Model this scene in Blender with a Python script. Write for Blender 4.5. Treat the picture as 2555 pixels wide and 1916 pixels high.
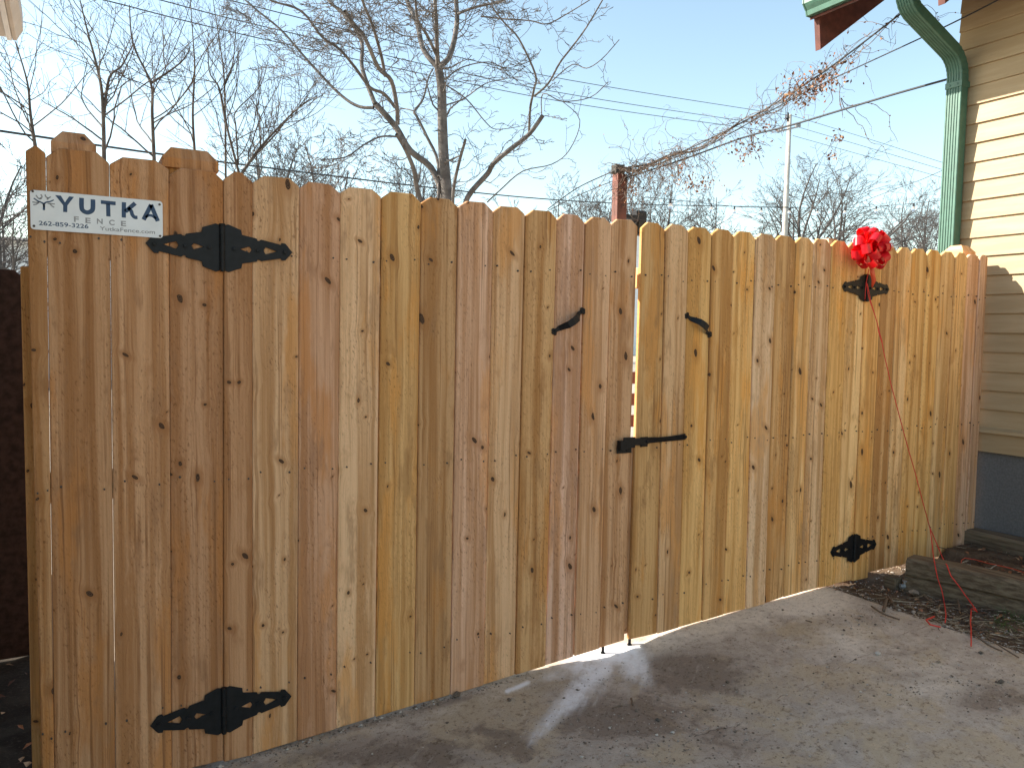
import bpy, bmesh, math, random
import numpy as np
from mathutils import Vector, noise as mnoise
random.seed(7); np.random.seed(7)
sc = bpy.context.scene
for o in list(bpy.data.objects): bpy.data.objects.remove(o)
COL = sc.collection

# ------------------------------------------------------------------ camera
W, H, FPX = 2555, 1916, 1950.0
YAW, PITCH, ROLL = math.radians(29.4385), math.radians(-3.7376), math.radians(0.9687)
CAM = np.array([0, -2.6505, 1.40])
fw = np.array([math.sin(YAW)*math.cos(PITCH), math.cos(YAW)*math.cos(PITCH), math.sin(PITCH)])
r0 = np.array([math.cos(YAW), -math.sin(YAW), 0]); u0 = np.cross(r0, fw)
rt = r0*math.cos(ROLL)+u0*math.sin(ROLL); up = -r0*math.sin(ROLL)+u0*math.cos(ROLL)
cd = bpy.data.cameras.new('camera'); cam = bpy.data.objects.new('camera', cd); COL.objects.link(cam)
cd.sensor_fit = 'HORIZONTAL'; cd.sensor_width = 36; cd.lens = 36*FPX/W; cd.clip_start = .02; cd.clip_end = 3000
from mathutils import Matrix
cam.matrix_world = Matrix(((rt[0], up[0], -fw[0], CAM[0]), (rt[1], up[1], -fw[1], CAM[1]), (rt[2], up[2], -fw[2], CAM[2]), (0, 0, 0, 1)))
sc.camera = cam

# ------------------------------------------------------------------ light
SUN_DIR = Vector((-1.0, 0.72, 0.80)).normalized()      # towards the sun
wd = bpy.data.worlds.new('World'); sc.world = wd; wd.use_nodes = True
wn = wd.node_tree; wn.nodes.clear()
sky = wn.nodes.new('ShaderNodeTexSky'); sky.sky_type = 'NISHITA'; sky.sun_disc = False
sky.sun_elevation = math.asin(SUN_DIR.z); sky.sun_rotation = math.atan2(SUN_DIR.x, SUN_DIR.y)
sky.air_density = 1.0; sky.dust_density = 0.6; sky.ozone_density = 2.0; sky.altitude = 200
bg = wn.nodes.new('ShaderNodeBackground'); bg.inputs[1].default_value = 0.122
wo = wn.nodes.new('ShaderNodeOutputWorld')
tint = wn.nodes.new('ShaderNodeMix'); tint.data_type = 'RGBA'; tint.blend_type = 'MULTIPLY'; tint.inputs[0].default_value = 1; tint.inputs[7].default_value = (1.10, 1.0, .80, 1)   # white-balance tint on the sky: warmer, less blue, the same all over the dome
wn.links.new(sky.outputs[0], tint.inputs[6]); wn.links.new(tint.outputs[2], bg.inputs[0]); wn.links.new(bg.outputs[0], wo.inputs[0])
sl = bpy.data.lights.new('sun', 'SUN'); sl.energy = 4.6; sl.angle = math.radians(.53); sl.color = (1, .92, .80)
so = bpy.data.objects.new('sun', sl); COL.objects.link(so); so.rotation_euler = SUN_DIR.to_track_quat('Z', 'Y').to_euler(); so.location = (-4, 4, 8)
sc.view_settings.view_transform = 'Standard'; sc.view_settings.look = 'None'; sc.view_settings.gamma = 1
sc.view_settings.exposure = 1.55

# ------------------------------------------------------------------ pixel helpers
S7 = 700/2212
ORG = {1: (0, 300), 2: (0, 1391), 3: (600, 400), 4: (1200, 450), 5: (1855, 450), 6: (1855, 0), 7: (1855, 1200), 8: (1200, 1391)}
def z_(n, x, y): o = ORG[n]; return (o[0]+x*S7, o[1]+y*S7)
def ray(px): return fw+rt*((px[0]-W/2)/FPX)-up*((px[1]-H/2)/FPX)
def onp(px, axis=1, val=0.0):
    d = ray(px); return CAM+d*((val-CAM[axis])/d[axis])
def proj(P):
    q = np.asarray(P, float)-CAM; zz = q@fw
    return np.stack([W/2+FPX*(q@rt)/zz, H/2-FPX*(q@up)/zz], -1)
BOT = [(103, 1916), (136, 1916), (289, 1916), (429, 1916), (558, 1900), (630, 1884), (742, 1849), (839, 1819), (937, 1789), (1034, 1759), (1124, 1735), (1207, 1709), (1286, 1684), (1362, 1661), (1433, 1639), (1496, 1620), (1560, 1600),
       (1570, 1600), (1640, 1581), (1694, 1565), (1751, 1549), (1805, 1533), (1861, 1519), (1909, 1507), (1956, 1490), (1998, 1478), (2043, 1467), (2085, 1458), (2127, 1470), (2165, 1463), (2205, 1448), (2239, 1440), (2277, 1432), (2310, 1424), (2344, 1416), (2375, 1409), (2406, 1401), (2427, 1396)]
_b = np.array([(CAM+ray(q)*((0-CAM[1])/ray(q)[1]))[[0, 2]] for k, q in enumerate(BOT) if 4 <= k <= 27 and not 12 <= k <= 18])
_c = np.polyfit(_b[:, 0], _b[:, 1], 2)
GX = [-9, -2]+list(np.linspace(.3, 3.45, 40))+[4.8]; GZ = [-.09, -.075]+[float(np.polyval(_c, x))-.006 -.024*math.exp(-((x-2.04)/.24)**2) for x in np.linspace(.3, 3.45, 40)]+[float(np.polyval(_c, 3.45))+.004]
def gz(x): return float(np.interp(x, GX, GZ))
def onground(px, dz=0):
    z = .03
    for _ in range(6): P = onp(px, 2, z); z = gz(P[0])+dz
    return onp(px, 2, z)

# ------------------------------------------------------------------ materials
class G:
    def __init__(s, name):
        s.m = bpy.data.materials.new(name); s.m.use_nodes = True; s.t = s.m.node_tree; s.t.nodes.clear()
        s.o = s.t.nodes.new('ShaderNodeOutputMaterial'); s.b = s.t.nodes.new('ShaderNodeBsdfPrincipled')
        s.t.links.new(s.b.outputs[0], s.o.inputs[0])
    def n(s, typ, **k):
        q = s.t.nodes.new('ShaderNode'+typ)
        for a, v in k.items(): setattr(q, a, v)
        return q
    def put(s, v, sock):
        if isinstance(v, bpy.types.NodeSocket): s.t.links.new(v, sock)
        elif v is not None:
            if isinstance(v, (tuple, list)) and len(v) == 3 and sock.type == 'RGBA': v = (*v, 1)
            sock.default_value = v
    def math(s, op, a, b=None, c=None, clamp=False):
        q = s.n('Math', operation=op, use_clamp=clamp)
        for i, v in enumerate((a, b, c)): s.put(v, q.inputs[i])
        return q.outputs[0]
    def mix(s, f, a, b, bt='MIX'):
        q = s.n('Mix', data_type='RGBA', blend_type=bt, clamp_factor=True); s.put(f, q.inputs[0]); s.put(a, q.inputs[6]); s.put(b, q.inputs[7]); return q.outputs[2]
    def noise(s, vec, scale, detail=4, rough=.55, dist=0):
        q = s.n('TexNoise'); s.put(vec, q.inputs['Vector']); s.put(scale, q.inputs['Scale']); q.inputs['Detail'].default_value = detail
        q.inputs['Roughness'].default_value = rough; q.inputs['Distortion'].default_value = dist; return q.outputs[0]
    def ramp(s, f, lo, hi, a=0.0, b=1.0):
        q = s.n('MapRange', clamp=True, interpolation_type='SMOOTHSTEP'); s.put(f, q.inputs[0]); s.put(lo, q.inputs[1]); s.put(hi, q.inputs[2]); s.put(a, q.inputs[3]); s.put(b, q.inputs[4]); return q.outputs[0]
    def xyz(s, v):
        q = s.n('SeparateXYZ'); s.put(v, q.inputs[0]); return q.outputs
    def vec(s, x, y, z):
        q = s.n('CombineXYZ'); s.put(x, q.inputs[0]); s.put(y, q.inputs[1]); s.put(z, q.inputs[2]); return q.outputs[0]
    def co(s, k='Object'): return s.n('TexCoord').outputs[k]
    def bump(s, h, strength=.5, dist=.002):
        q = s.n('Bump'); q.inputs['Strength'].default_value = strength; q.inputs['Distance'].default_value = dist; s.put(h, q.inputs['Height']); s.t.links.new(q.outputs[0], s.b.inputs['Normal'])
    def fin(s, col, rough=.7, metal=0, spec=.5):
        s.put(col, s.b.inputs['Base Color']); s.put(rough, s.b.inputs['Roughness']); s.put(metal, s.b.inputs['Metallic']); s.b.inputs['Specular IOR Level'].default_value = spec; return s.m
M = {}
def simple(name, col, rough=.7, var=.15, scale=20, metal=0, spec=.5, bump=0):
    g = G(name); c = g.co(); f = g.noise(c, scale, 5)
    k = g.ramp(f, .3, .7, 1-var, 1+var); cc = g.mix(1.0, col, g.vec(k, k, k), 'MULTIPLY')
    if bump: g.bump(f, .6, bump)
    M[name] = g.fin(cc, rough, metal, spec)

def wood():
    g = G('cedar'); oi = g.n('ObjectInfo'); c = g.co(); x, y, z = g.xyz(c)
    rnd = oi.outputs['Random']; r100 = g.math('MULTIPLY', rnd, 173.0); r37 = g.math('MULTIPLY', rnd, 911.0)
    zz = g.math('ADD', z, r100)
    # knots
    def knots(scx, scz, seed, keep):
        kv = g.vec(g.math('ADD', g.math('MULTIPLY', x, scx), g.math('MULTIPLY', r37, seed)), g.math('MULTIPLY', zz, scz), 0.0)
        v = g.n('TexVoronoi', voronoi_dimensions='2D'); g.put(kv, v.inputs['Vector']); v.inputs['Scale'].default_value = 1
        cr = g.xyz(v.outputs['Color']); dv = g.n('VectorMath', operation='SUBTRACT'); g.put(kv, dv.inputs[0]); g.put(v.outputs['Position'], dv.inputs[1])
        dx, dz, _ = g.xyz(dv.outputs[0])
        dx = g.math('DIVIDE', dx, scx); dz = g.math('DIVIDE', dz, scz)
        wob = g.noise(g.vec(g.math('MULTIPLY', x, 60), g.math('MULTIPLY', zz, 60), r37), 1, 2)
        sl_ = g.math('MULTIPLY', g.math('SUBTRACT', cr[1], .5), 1.5); dzs = g.math('ADD', dz, g.math('MULTIPLY', dx, sl_))
        d = g.math('SQRT', g.math('ADD', g.math('MULTIPLY', dx, dx), g.math('MULTIPLY', g.math('MULTIPLY', dzs, dzs), g.math('MULTIPLY_ADD', g.math('POWER', cr[2], 1.5), 2.4, .25))))
        d = g.math('ADD', d, g.math('MULTIPLY', g.math('SUBTRACT', wob, .5), .007))
        on = g.math('GREATER_THAN', cr[0], keep); rad = g.math('MULTIPLY_ADD', g.math('POWER', cr[1], 1.9), .0080, .0032)
        return d, dx, on, rad
    d1, dx1, on1, rad1 = knots(5.6, 4.3, 1.0, .36)
    d2, dx2, on2, rad2 = knots(8.5, 3.6, 1.7, .6)
    def push(d, dx, on, rad):
        e = g.math('EXPONENT', g.math('MULTIPLY', g.math('MULTIPLY', d, d), -900.0))
        return g.math('MULTIPLY', g.math('MULTIPLY', e, dx), on)
    xw = g.math('SUBTRACT', x, g.math('MULTIPLY', g.math('ADD', push(d1, dx1, on1, rad1), push(d2, dx2, on2, rad2)), .85))
    wander = g.noise(g.vec(r37, 0.0, g.math('MULTIPLY', zz, 1.3)), 1, 3)
    xw = g.math('ADD', xw, g.math('MULTIPLY', g.math('SUBTRACT', wander, .5), .022))
    xs = g.math('ADD', x, g.math('MULTIPLY', g.math('SUBTRACT', wander, .5), .014)); xs = g.math('ADD', xs, g.math('MULTIPLY', g.math('SUBTRACT', xw, xs), .38))
    band = g.noise(g.vec(g.math('MULTIPLY', xs, 26), r37, g.math('MULTIPLY', zz, .45)), 1, 3, .6)
    grain = g.noise(g.vec(g.math('MULTIPLY', xw, 240), r37, g.math('MULTIPLY', zz, 3.2)), 1, 4, .6)
    fine = g.noise(g.vec(g.math('MULTIPLY', x, 420), r37, g.math('MULTIPLY', zz, 95)), 1, 4, .7)
    blot = g.noise(g.vec(g.math('MULTIPLY', x, 9), r37, g.math('MULTIPLY', zz, 1.5)), 1, 5, .6)
    blot2 = g.noise(g.vec(g.math('MULTIPLY', x, 16), g.math('ADD', r37, 7.0), g.math('MULTIPLY', zz, 3.4)), 1, 4, .65)
    base = oi.outputs['Color']
    c1 = g.mix(g.ramp(band, .38, .62), g.mix(1.0, base, (.74, .63, .51), 'MULTIPLY'), g.mix(1.0, base, (1.10, 1.12, 1.18), 'MULTIPLY'))
    c1 = g.mix(g.ramp(blot, .52, .64, 0, .75), c1, g.mix(1.0, base, (.98, .76, .48), 'MULTIPLY'))   # honey heartwood streaks
    c1 = g.mix(g.ramp(blot2, .55, .68, 0, .75), c1, g.mix(1.0, base, (.68, .63, .61), 'MULTIPLY'))   # weather grey streaks
    c1 = g.mix(g.ramp(blot2, .42, .28, 0, .5), c1, g.mix(1.0, base, (1.16, 1.2, 1.32), 'MULTIPLY'))  # pale scuffs
    streak = g.noise(g.vec(g.math('MULTIPLY', xs, 75), g.math('ADD', r37, 31.0), g.math('MULTIPLY', zz, .8)), 1, 3, .6)
    c1 = g.mix(g.math('MULTIPLY', g.ramp(streak, .56, .65), g.ramp(blot, .38, .58, .2, .9)), c1, g.mix(1.0, base, (.56, .46, .38), 'MULTIPLY'))
    cloud = g.noise(g.vec(g.math('MULTIPLY', x, 13), g.math('ADD', r37, 57.0), g.math('MULTIPLY', zz, 6.5)), 1, 5, .6)
    c1 = g.mix(g.ramp(cloud, .58, .76, 0, .6), c1, g.mix(1.0, base, (.62, .50, .40), 'MULTIPLY'))
    spk = g.noise(g.vec(g.math('ADD', g.math('MULTIPLY', x, 150), g.math('MULTIPLY', zz, 35)), r37, g.math('MULTIPLY', zz, 62)), 1, 3, .65)
    rough_zone = g.ramp(g.noise(g.vec(g.math('MULTIPLY', x, 11), g.math('ADD', r37, 83.0), g.math('MULTIPLY', zz, 2.2)), 1, 3), .40, .62, .12, 1.0)
    c1 = g.mix(g.math('MULTIPLY', g.ramp(spk, .56, .70, 0, .75), rough_zone), c1, g.mix(1.0, c1, (.42, .35, .30), 'MULTIPLY'))
    c1 = g.mix(g.math('MULTIPLY', g.ramp(spk, .44, .30, 0, .55), rough_zone), c1, g.mix(1.0, c1, (1.28, 1.27, 1.26), 'MULTIPLY'))
    c1 = g.mix(g.ramp(grain, .45, .70, 0, .42), c1, g.mix(1.0, c1, (.66, .55, .45), 'MULTIPLY'))
    c1 = g.mix(g.ramp(fine, .60, .75, 0, .38), c1, g.mix(1.0, c1, (.45, .40, .38), 'MULTIPLY'))
    c1 = g.mix(g.ramp(fine, .42, .28, 0, .28), c1, g.mix(1.0, c1, (1.25, 1.25, 1.3), 'MULTIPLY'))
    for d, on, rad in ((d1, on1, rad1), (d2, on2, rad2)):
        halo = g.math('MULTIPLY', g.ramp(d, g.math('MULTIPLY', rad, 4.2), rad, 0, .62), on)
        c1 = g.mix(halo, c1, g.mix(1.0, base, (.60, .46, .34), 'MULTIPLY'))
        ring = g.math('SINE', g.math('MULTIPLY', d, 1500.0))
        kcol = g.mix(g.ramp(ring, -1, 1), (.050, .028, .017), (.125, .066, .036))
        c1 = g.mix(g.math('MULTIPLY', g.ramp(d, g.math('MULTIPLY', rad, 1.12), g.math('MULTIPLY', rad, .9)), on), c1, kcol)
    h = g.math('ADD', g.math('MULTIPLY', grain, .7), g.math('SUBTRACT', fine, spk))
    g.bump(h, .75, .0022)
    M['cedar'] = g.fin(c1, .82, 0, .25)
wood()

def concrete():
    g = G('concrete'); c = g.co(); x, y, z = g.xyz(c)
    pw = g.n('Attribute', attribute_name='powder').outputs['Fac']; pal = g.n('Attribute', attribute_name='pale_patch').outputs['Fac']; gr = g.n('Attribute', attribute_name='grime').outputs['Fac']
    n1 = g.noise(c, 2.2, 7, .66, .6); n2 = g.noise(c, 9, 7, .70, .5); n3 = g.noise(c, 48, 6, .75); n4 = g.noise(c, 190, 3, .75)
    st = g.noise(g.vec(g.math('MULTIPLY', g.math('ADD', x, y), 5), g.math('MULTIPLY', g.math('SUBTRACT', x, y), 24), 0.0), 1, 5, .65)
    col = g.mix(g.ramp(n2, .35, .65), (.38, .325, .27), (.49, .43, .365))
    col = g.mix(g.ramp(n1, .48, .60, 0, .8), col, (.46, .375, .26))           # tan silt
    k = g.math('ADD', gr, g.math('MULTIPLY', g.math('SUBTRACT', n2, .5), 1.5))
    col = g.mix(g.ramp(k, .28, .62, 0, .8), col, (.20, .155, .120))          # brown dirt
    col = g.mix(g.ramp(st, .56, .74, 0, .4), col, (.56, .51, .44))
    d = g.math('ADD', pal, g.math('MULTIPLY', g.math('SUBTRACT', n2, .5), .9))
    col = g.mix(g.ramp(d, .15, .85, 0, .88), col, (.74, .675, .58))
    col = g.mix(g.ramp(n3, .53, .66, 0, .8), col, g.mix(1.0, col, (.42, .37, .33), 'MULTIPLY'))
    col = g.mix(g.ramp(n4, .57, .70, 0, .7), col, g.mix(1.0, col, (.36, .32, .29), 'MULTIPLY'))
    col = g.mix(g.ramp(n4, .40, .26, 0, .35), col, g.mix(1.0, col, (1.5, 1.48, 1.45), 'MULTIPLY'))
    p = g.math('ADD', pw, g.math('MULTIPLY', g.math('SUBTRACT', n2, .5), .8)); p = g.math('ADD', p, g.math('MULTIPLY', g.math('SUBTRACT', st, .5), .5)); p = g.math('ADD', p, g.math('MULTIPLY', g.math('SUBTRACT', n3, .5), .5))
    col = g.mix(g.math('MULTIPLY', g.ramp(p, .08, .95, 0, .97), g.ramp(pw, .02, .5)), col, (.90, .92, .95))
    # hairline crack
    cy_ = g.math('ADD', g.math('MULTIPLY', g.noise(g.vec(g.math('MULTIPLY', x, 3.0), 5.0, 0.0), 1, 5, .6), .16), g.math('MULTIPLY_ADD', x, .10, -.985))
    dc = g.math('ABSOLUTE', g.math('SUBTRACT', y, cy_))
    ck = g.math('MULTIPLY', g.math('MULTIPLY', g.ramp(dc, .0028, .0005), g.math('GREATER_THAN', x, 1.7)), g.ramp(n2, .44, .58))
    col = g.mix(g.math('MULTIPLY', ck, .6), col, (.05, .042, .035))
    n5 = g.noise(c, 26, 6, .72, .4); col = g.mix(g.ramp(n5, .55, .70, 0, .55), col, g.mix(1.0, col, (.58, .53, .49), 'MULTIPLY')); col = g.mix(g.ramp(n5, .45, .30, 0, .5), col, g.mix(1.0, col, (1.35, 1.32, 1.27), 'MULTIPLY'))
    hh = g.math('ADD', g.math('MULTIPLY', n3, .6), g.math('MULTIPLY', n4, .5)); hh = g.math('SUBTRACT', hh, g.math('MULTIPLY', ck, .8))
    g.bump(hh, .7, .004)
    M['concrete'] = g.fin(col, .9, 0, .2)
concrete()
def soil(name, a, b, c3, sc_=1.0):
    g = G(name); c = g.co(); n1 = g.noise(c, 6*sc_, 6, .65); n2 = g.noise(c, 70*sc_, 5, .7); n3 = g.noise(c, 300*sc_, 3)
    col = g.mix(g.ramp(n1, .35, .65), a, b); col = g.mix(g.ramp(n2, .52, .7, 0, .7), col, c3); col = g.mix(g.ramp(n3, .6, .75, 0, .6), col, (.03, .024, .018))
    g.bump(g.math('ADD', n2, n3), .9, .008); M[name] = g.fin(col, .95, 0, .1)
soil('soil', (.095, .064, .043), (.165, .118, .080), (.24, .185, .135)); soil('gravel_lot', (.32, .28, .23), (.42, .38, .33), (.52, .49, .45), .6)
soil('litter', (.03, .023, .018), (.055, .043, .032), (.09, .07, .055))
def island(name, cols, rough=.85, tr=0):
    g = G(name); ge = g.n('NewGeometry'); r = g.n('ValToRGB'); el = r.color_ramp.elements; r.color_ramp.interpolation = 'CONSTANT'
    while len(el) < len(cols): el.new(.5)
    for i, cc in enumerate(cols): el[i].position = i/len(cols); el[i].color = (*cc, 1)
    g.t.links.new(ge.outputs['Random Per Island'], r.inputs[0]); n = g.noise(g.co(), 150, 3)
    k = g.ramp(n, .3, .7, .75, 1.2); M[name] = g.fin(g.mix(1.0, r.outputs[0], g.vec(k, k, k), 'MULTIPLY'), rough, 0, .25)
island('pebble', [(.36, .32, .28), (.19, .155, .125), (.48, .44, .39), (.14, .11, .085), (.28, .22, .165)])
simple('stone_pale', (.46, .43, .39), .9, .2, 60); simple('stone_dark', (.10, .085, .07), .9, .3, 60)
island('twig', [(.22, .16, .10), (.10, .07, .05), (.34, .27, .18), (.15, .11, .08), (.42, .36, .27), (.07, .05, .04)])
island('dry_leaf', [(.30, .13, .06), (.18, .08, .045), (.40, .24, .13), (.10, .05, .035), (.34, .17, .10)], .7)
island('grass_green', [(.06, .11, .03), (.09, .14, .04)])
def bark(name, a, b, scale=8):
    g = G(name); c = g.co(); n = g.noise(c, scale, 5, .6); n2 = g.noise(c, scale*8, 4)
    col = g.mix(g.ramp(n, .35, .65), a, b); col = g.mix(g.ramp(n2, .55, .7, 0, .5), col, (a[0]*.5, a[1]*.5, a[2]*.5)); g.bump(n2, .5, .01); M[name] = g.fin(col, .9, 0, .2)
bark('bark_grey', (.105, .094, .088), (.19, .172, .16)); bark('pole_grey', (.36, .34, .31), (.46, .44, .41), 3); bark('bark_dark', (.075, .060, .052), (.12, .10, .085)); bark('bark_far', (.080, .072, .070), (.125, .112, .106)); bark('vine_bark', (.12, .09, .075), (.19, .15, .12), 30)
simple('black_metal', (.006, .007, .009), .55, .35, 40, 0, .3)
simple('galv', (.30, .31, .32), .5, .2, 60, .4)
simple('sign_white', (.78, .80, .82), .35, .05, 12); simple('navy', (.018, .055, .13), .5, .1, 20); simple('sign_grey', (.30, .30, .31), .5, .08, 20)
simple('nail', (.07, .05, .04), .6, .3, 200)
simple('downspout_green', (.052, .138, .102), .45, .12, 25, 0, .5); simple('brown_paint', (.105, .035, .026), .7, .25, 14, 0, .3)
simple('red_post', (.15, .050, .034), .65, .25, 12); simple('post_cap_dark', (.045, .045, .04), .8, .3, 40)
simple('foundation_grey', (.125, .125, .128), .9, .14, 90, 0, .2, .003)
simple('house_white', (.72, .73, .74), .7, .06, 6); simple('soffit_beige', (.50, .44, .38), .6, .08, 8); simple('roof_shingle', (.08, .07, .065), .95, .4, 30)
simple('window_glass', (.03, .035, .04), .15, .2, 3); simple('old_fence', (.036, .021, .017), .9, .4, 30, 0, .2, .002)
simple('wire', (.02, .022, .026), .6, .1, 5); simple('wire_grey', (.06, .065, .07), .5, .1, 5); simple('insulator', (.25, .25, .26), .4, .2, 10)
simple('red_deck', (.30, .10, .07), .7, .3, 20); simple('black_box', (.012, .013, .018), .6, .2, 20)
simple('orange_ribbon', (.62, .060, .020), .4, .1, 40); simple('red_string', (.65, .035, .022), .55, .1, 60)
def siding():
    g = G('siding_cream'); oi = g.n('ObjectInfo'); c = g.co(); x, y, z = g.xyz(c)
    n = g.noise(g.vec(g.math('MULTIPLY', y, 3), g.math('MULTIPLY', z, 30), g.math('MULTIPLY', oi.outputs['Random'], 60)), 1, 5, .6); n2 = g.noise(c, 45, 4, .65)
    col = g.mix(g.ramp(n, .35, .68), (.355, .260, .148), (.40, .303, .184)); col = g.mix(g.ramp(n2, .60, .78, 0, .35), col, (.42, .33, .19))
    k = g.math('MULTIPLY_ADD', oi.outputs['Random'], .12, .94); col = g.mix(1.0, col, g.vec(k, k, k), 'MULTIPLY'); g.bump(g.math('ADD', n, n2), .3, .002); M['siding_cream'] = g.fin(col, .6, 0, .35)
siding()
def timber():
    g = G('old_timber'); c = g.co(); x, y, z = g.xyz(c); n = g.noise(g.vec(g.math('MULTIPLY', x, 60), g.math('MULTIPLY', y, 4), g.math('MULTIPLY', z, 60)), 1, 5, .65); n2 = g.noise(c, 14, 5)
    col = g.mix(g.ramp(n, .35, .65), (.085, .060, .040), (.185, .145, .098)); col = g.mix(g.ramp(n2, .58, .74, 0, .3), col, (.12, .12, .07)); g.bump(n, .9, .006); M['old_timber'] = g.fin(col, .9, 0, .2)
timber()
def ribbon():
    g = G('red_ribbon'); n = g.noise(g.co(), 30, 3); col = g.mix(g.ramp(n, .35, .65), (.74, .014, .030), (.84, .030, .045))
    g.fin(col, .22, 0, .6); tr = g.n('BsdfTranslucent'); g.put((.90, .05, .05), tr.inputs[0]); mx = g.n('MixShader'); mx.inputs[0].default_value = .45
    g.t.links.new(g.b.outputs[0], mx.inputs[1]); g.t.links.new(tr.outputs[0], mx.inputs[2]); g.t.links.new(mx.outputs[0], g.o.inputs[0]); M['red_ribbon'] = g.m
ribbon()
def glass():
    g = G('bulb_glass'); g.fin((.9, .9, .9), .08, 0, .5); g.b.inputs['Transmission Weight'].default_value = .9; M['bulb_glass'] = g.m
glass()

# ------------------------------------------------------------------ object helpers
WO = {}
def link(o, parent, origin):
    COL.objects.link(o); origin = np.array(origin, float); WO[o.name] = origin
    if parent is not None: o.parent = parent; o.location = origin-WO[parent.name]
    else: o.location = origin
    return o
def props(o, label=None, cat=None, group=None, kind=None):
    for k, v in (('label', label), ('category', cat), ('group', group), ('kind', kind)):
        if v: o[k] = v
    return o
def empty(name, loc, label, cat, group=None):
    o = bpy.data.objects.new(name, None); o.empty_display_size = .1; link(o, None, loc); return props(o, label, cat, group)
CS = {k: np.array([(math.cos(2*math.pi*i/k), math.sin(2*math.pi*i/k)) for i in range(k)]) for k in range(3, 20)}
class MB:
    def __init__(s): s.v = []; s.f = []
    def add(s, v, f):
        n = len(s.v); s.v.extend(np.asarray(v, float).tolist()); s.f.extend([tuple([i+n for i in q]) for q in f])
    def box(s, a, b):
        x0, y0, z0 = a; x1, y1, z1 = b
        s.add([(x0, y0, z0), (x1, y0, z0), (x1, y1, z0), (x0, y1, z0), (x0, y0, z1), (x1, y0, z1), (x1, y1, z1), (x0, y1, z1)],
              [(0, 3, 2, 1), (4, 5, 6, 7), (0, 1, 5, 4), (1, 2, 6, 5), (2, 3, 7, 6), (3, 0, 4, 7)])
    def prism(s, poly, y0, y1):   # polygon in XZ (counter-clockwise seen from -Y), extruded along Y
        n = len(poly); s.add([(x, y0, z) for x, z in poly]+[(x, y1, z) for x, z in poly], [tuple(range(n)), tuple(range(2*n-1, n-1, -1))]+[(i, i+n, (i+1) % n+n, (i+1) % n) for i in range(n)])
    def tube(s, pts, rad, sides=5, cap=True):
        pts = [np.array(p, float) for p in pts]; n = len(pts)
        if not hasattr(rad, '__len__'): rad = [rad]*n
        t = pts[1]-pts[0]; t = t/(np.linalg.norm(t)+1e-9); a = np.cross(t, [0, 0, 1.]) if abs(t[2]) < .9 else np.cross(t, [1., 0, 0]); a = a/np.linalg.norm(a)
        V = []
        for i in range(n):
            t = pts[min(i+1, n-1)]-pts[max(i-1, 0)]; t = t/(np.linalg.norm(t)+1e-9); a = a-t*(a@t); a = a/(np.linalg.norm(a)+1e-9); b = np.cross(t, a)
            V.append(pts[i]+rad[i]*(CS[sides][:, :1]*a+CS[sides][:, 1:]*b))
        V = np.concatenate(V)
        F = [(i*sides+k, i*sides+(k+1) % sides, (i+1)*sides+(k+1) % sides, (i+1)*sides+k) for i in range(n-1) for k in range(sides)]
        if cap: F += [tuple(range(sides-1, -1, -1)), tuple(range((n-1)*sides, n*sides))]
        s.add(V, F)
    def build(s, name, mat, parent=None, origin=None, smooth=False, bevel=0, seg=2):
        if origin is None: origin = WO[parent.name] if parent is not None else (0, 0, 0)
        origin = np.array(origin, float); me = bpy.data.meshes.new(name)
        me.from_pydata((np.array(s.v)-origin).tolist(), [], s.f); me.update()
        if smooth: me.polygons.foreach_set('use_smooth', [True]*len(me.polygons))
        me.materials.append(M[mat]); o = bpy.data.objects.new(name, me); link(o, parent, origin)
        if bevel:
            b = o.modifiers.new('bevel', 'BEVEL'); b.width = bevel; b.segments = seg; b.limit_method = 'ANGLE'; b.angle_limit = math.radians(40)
        return o
def box(name, a, b, mat, parent=None, bevel=0, **k):
    m = MB(); m.box(a, b); return m.build(name, mat, parent, bevel=bevel, origin=((a[0]+b[0])/2, (a[1]+b[1])/2, a[2]) if parent is not None or True else None, **k)
def polyface(mb, poly, y0, y1):
    # concave polygon / polygon with holes through bmesh triangulation is not needed: simple polygons only
    mb.prism(poly, y0, y1)

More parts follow.
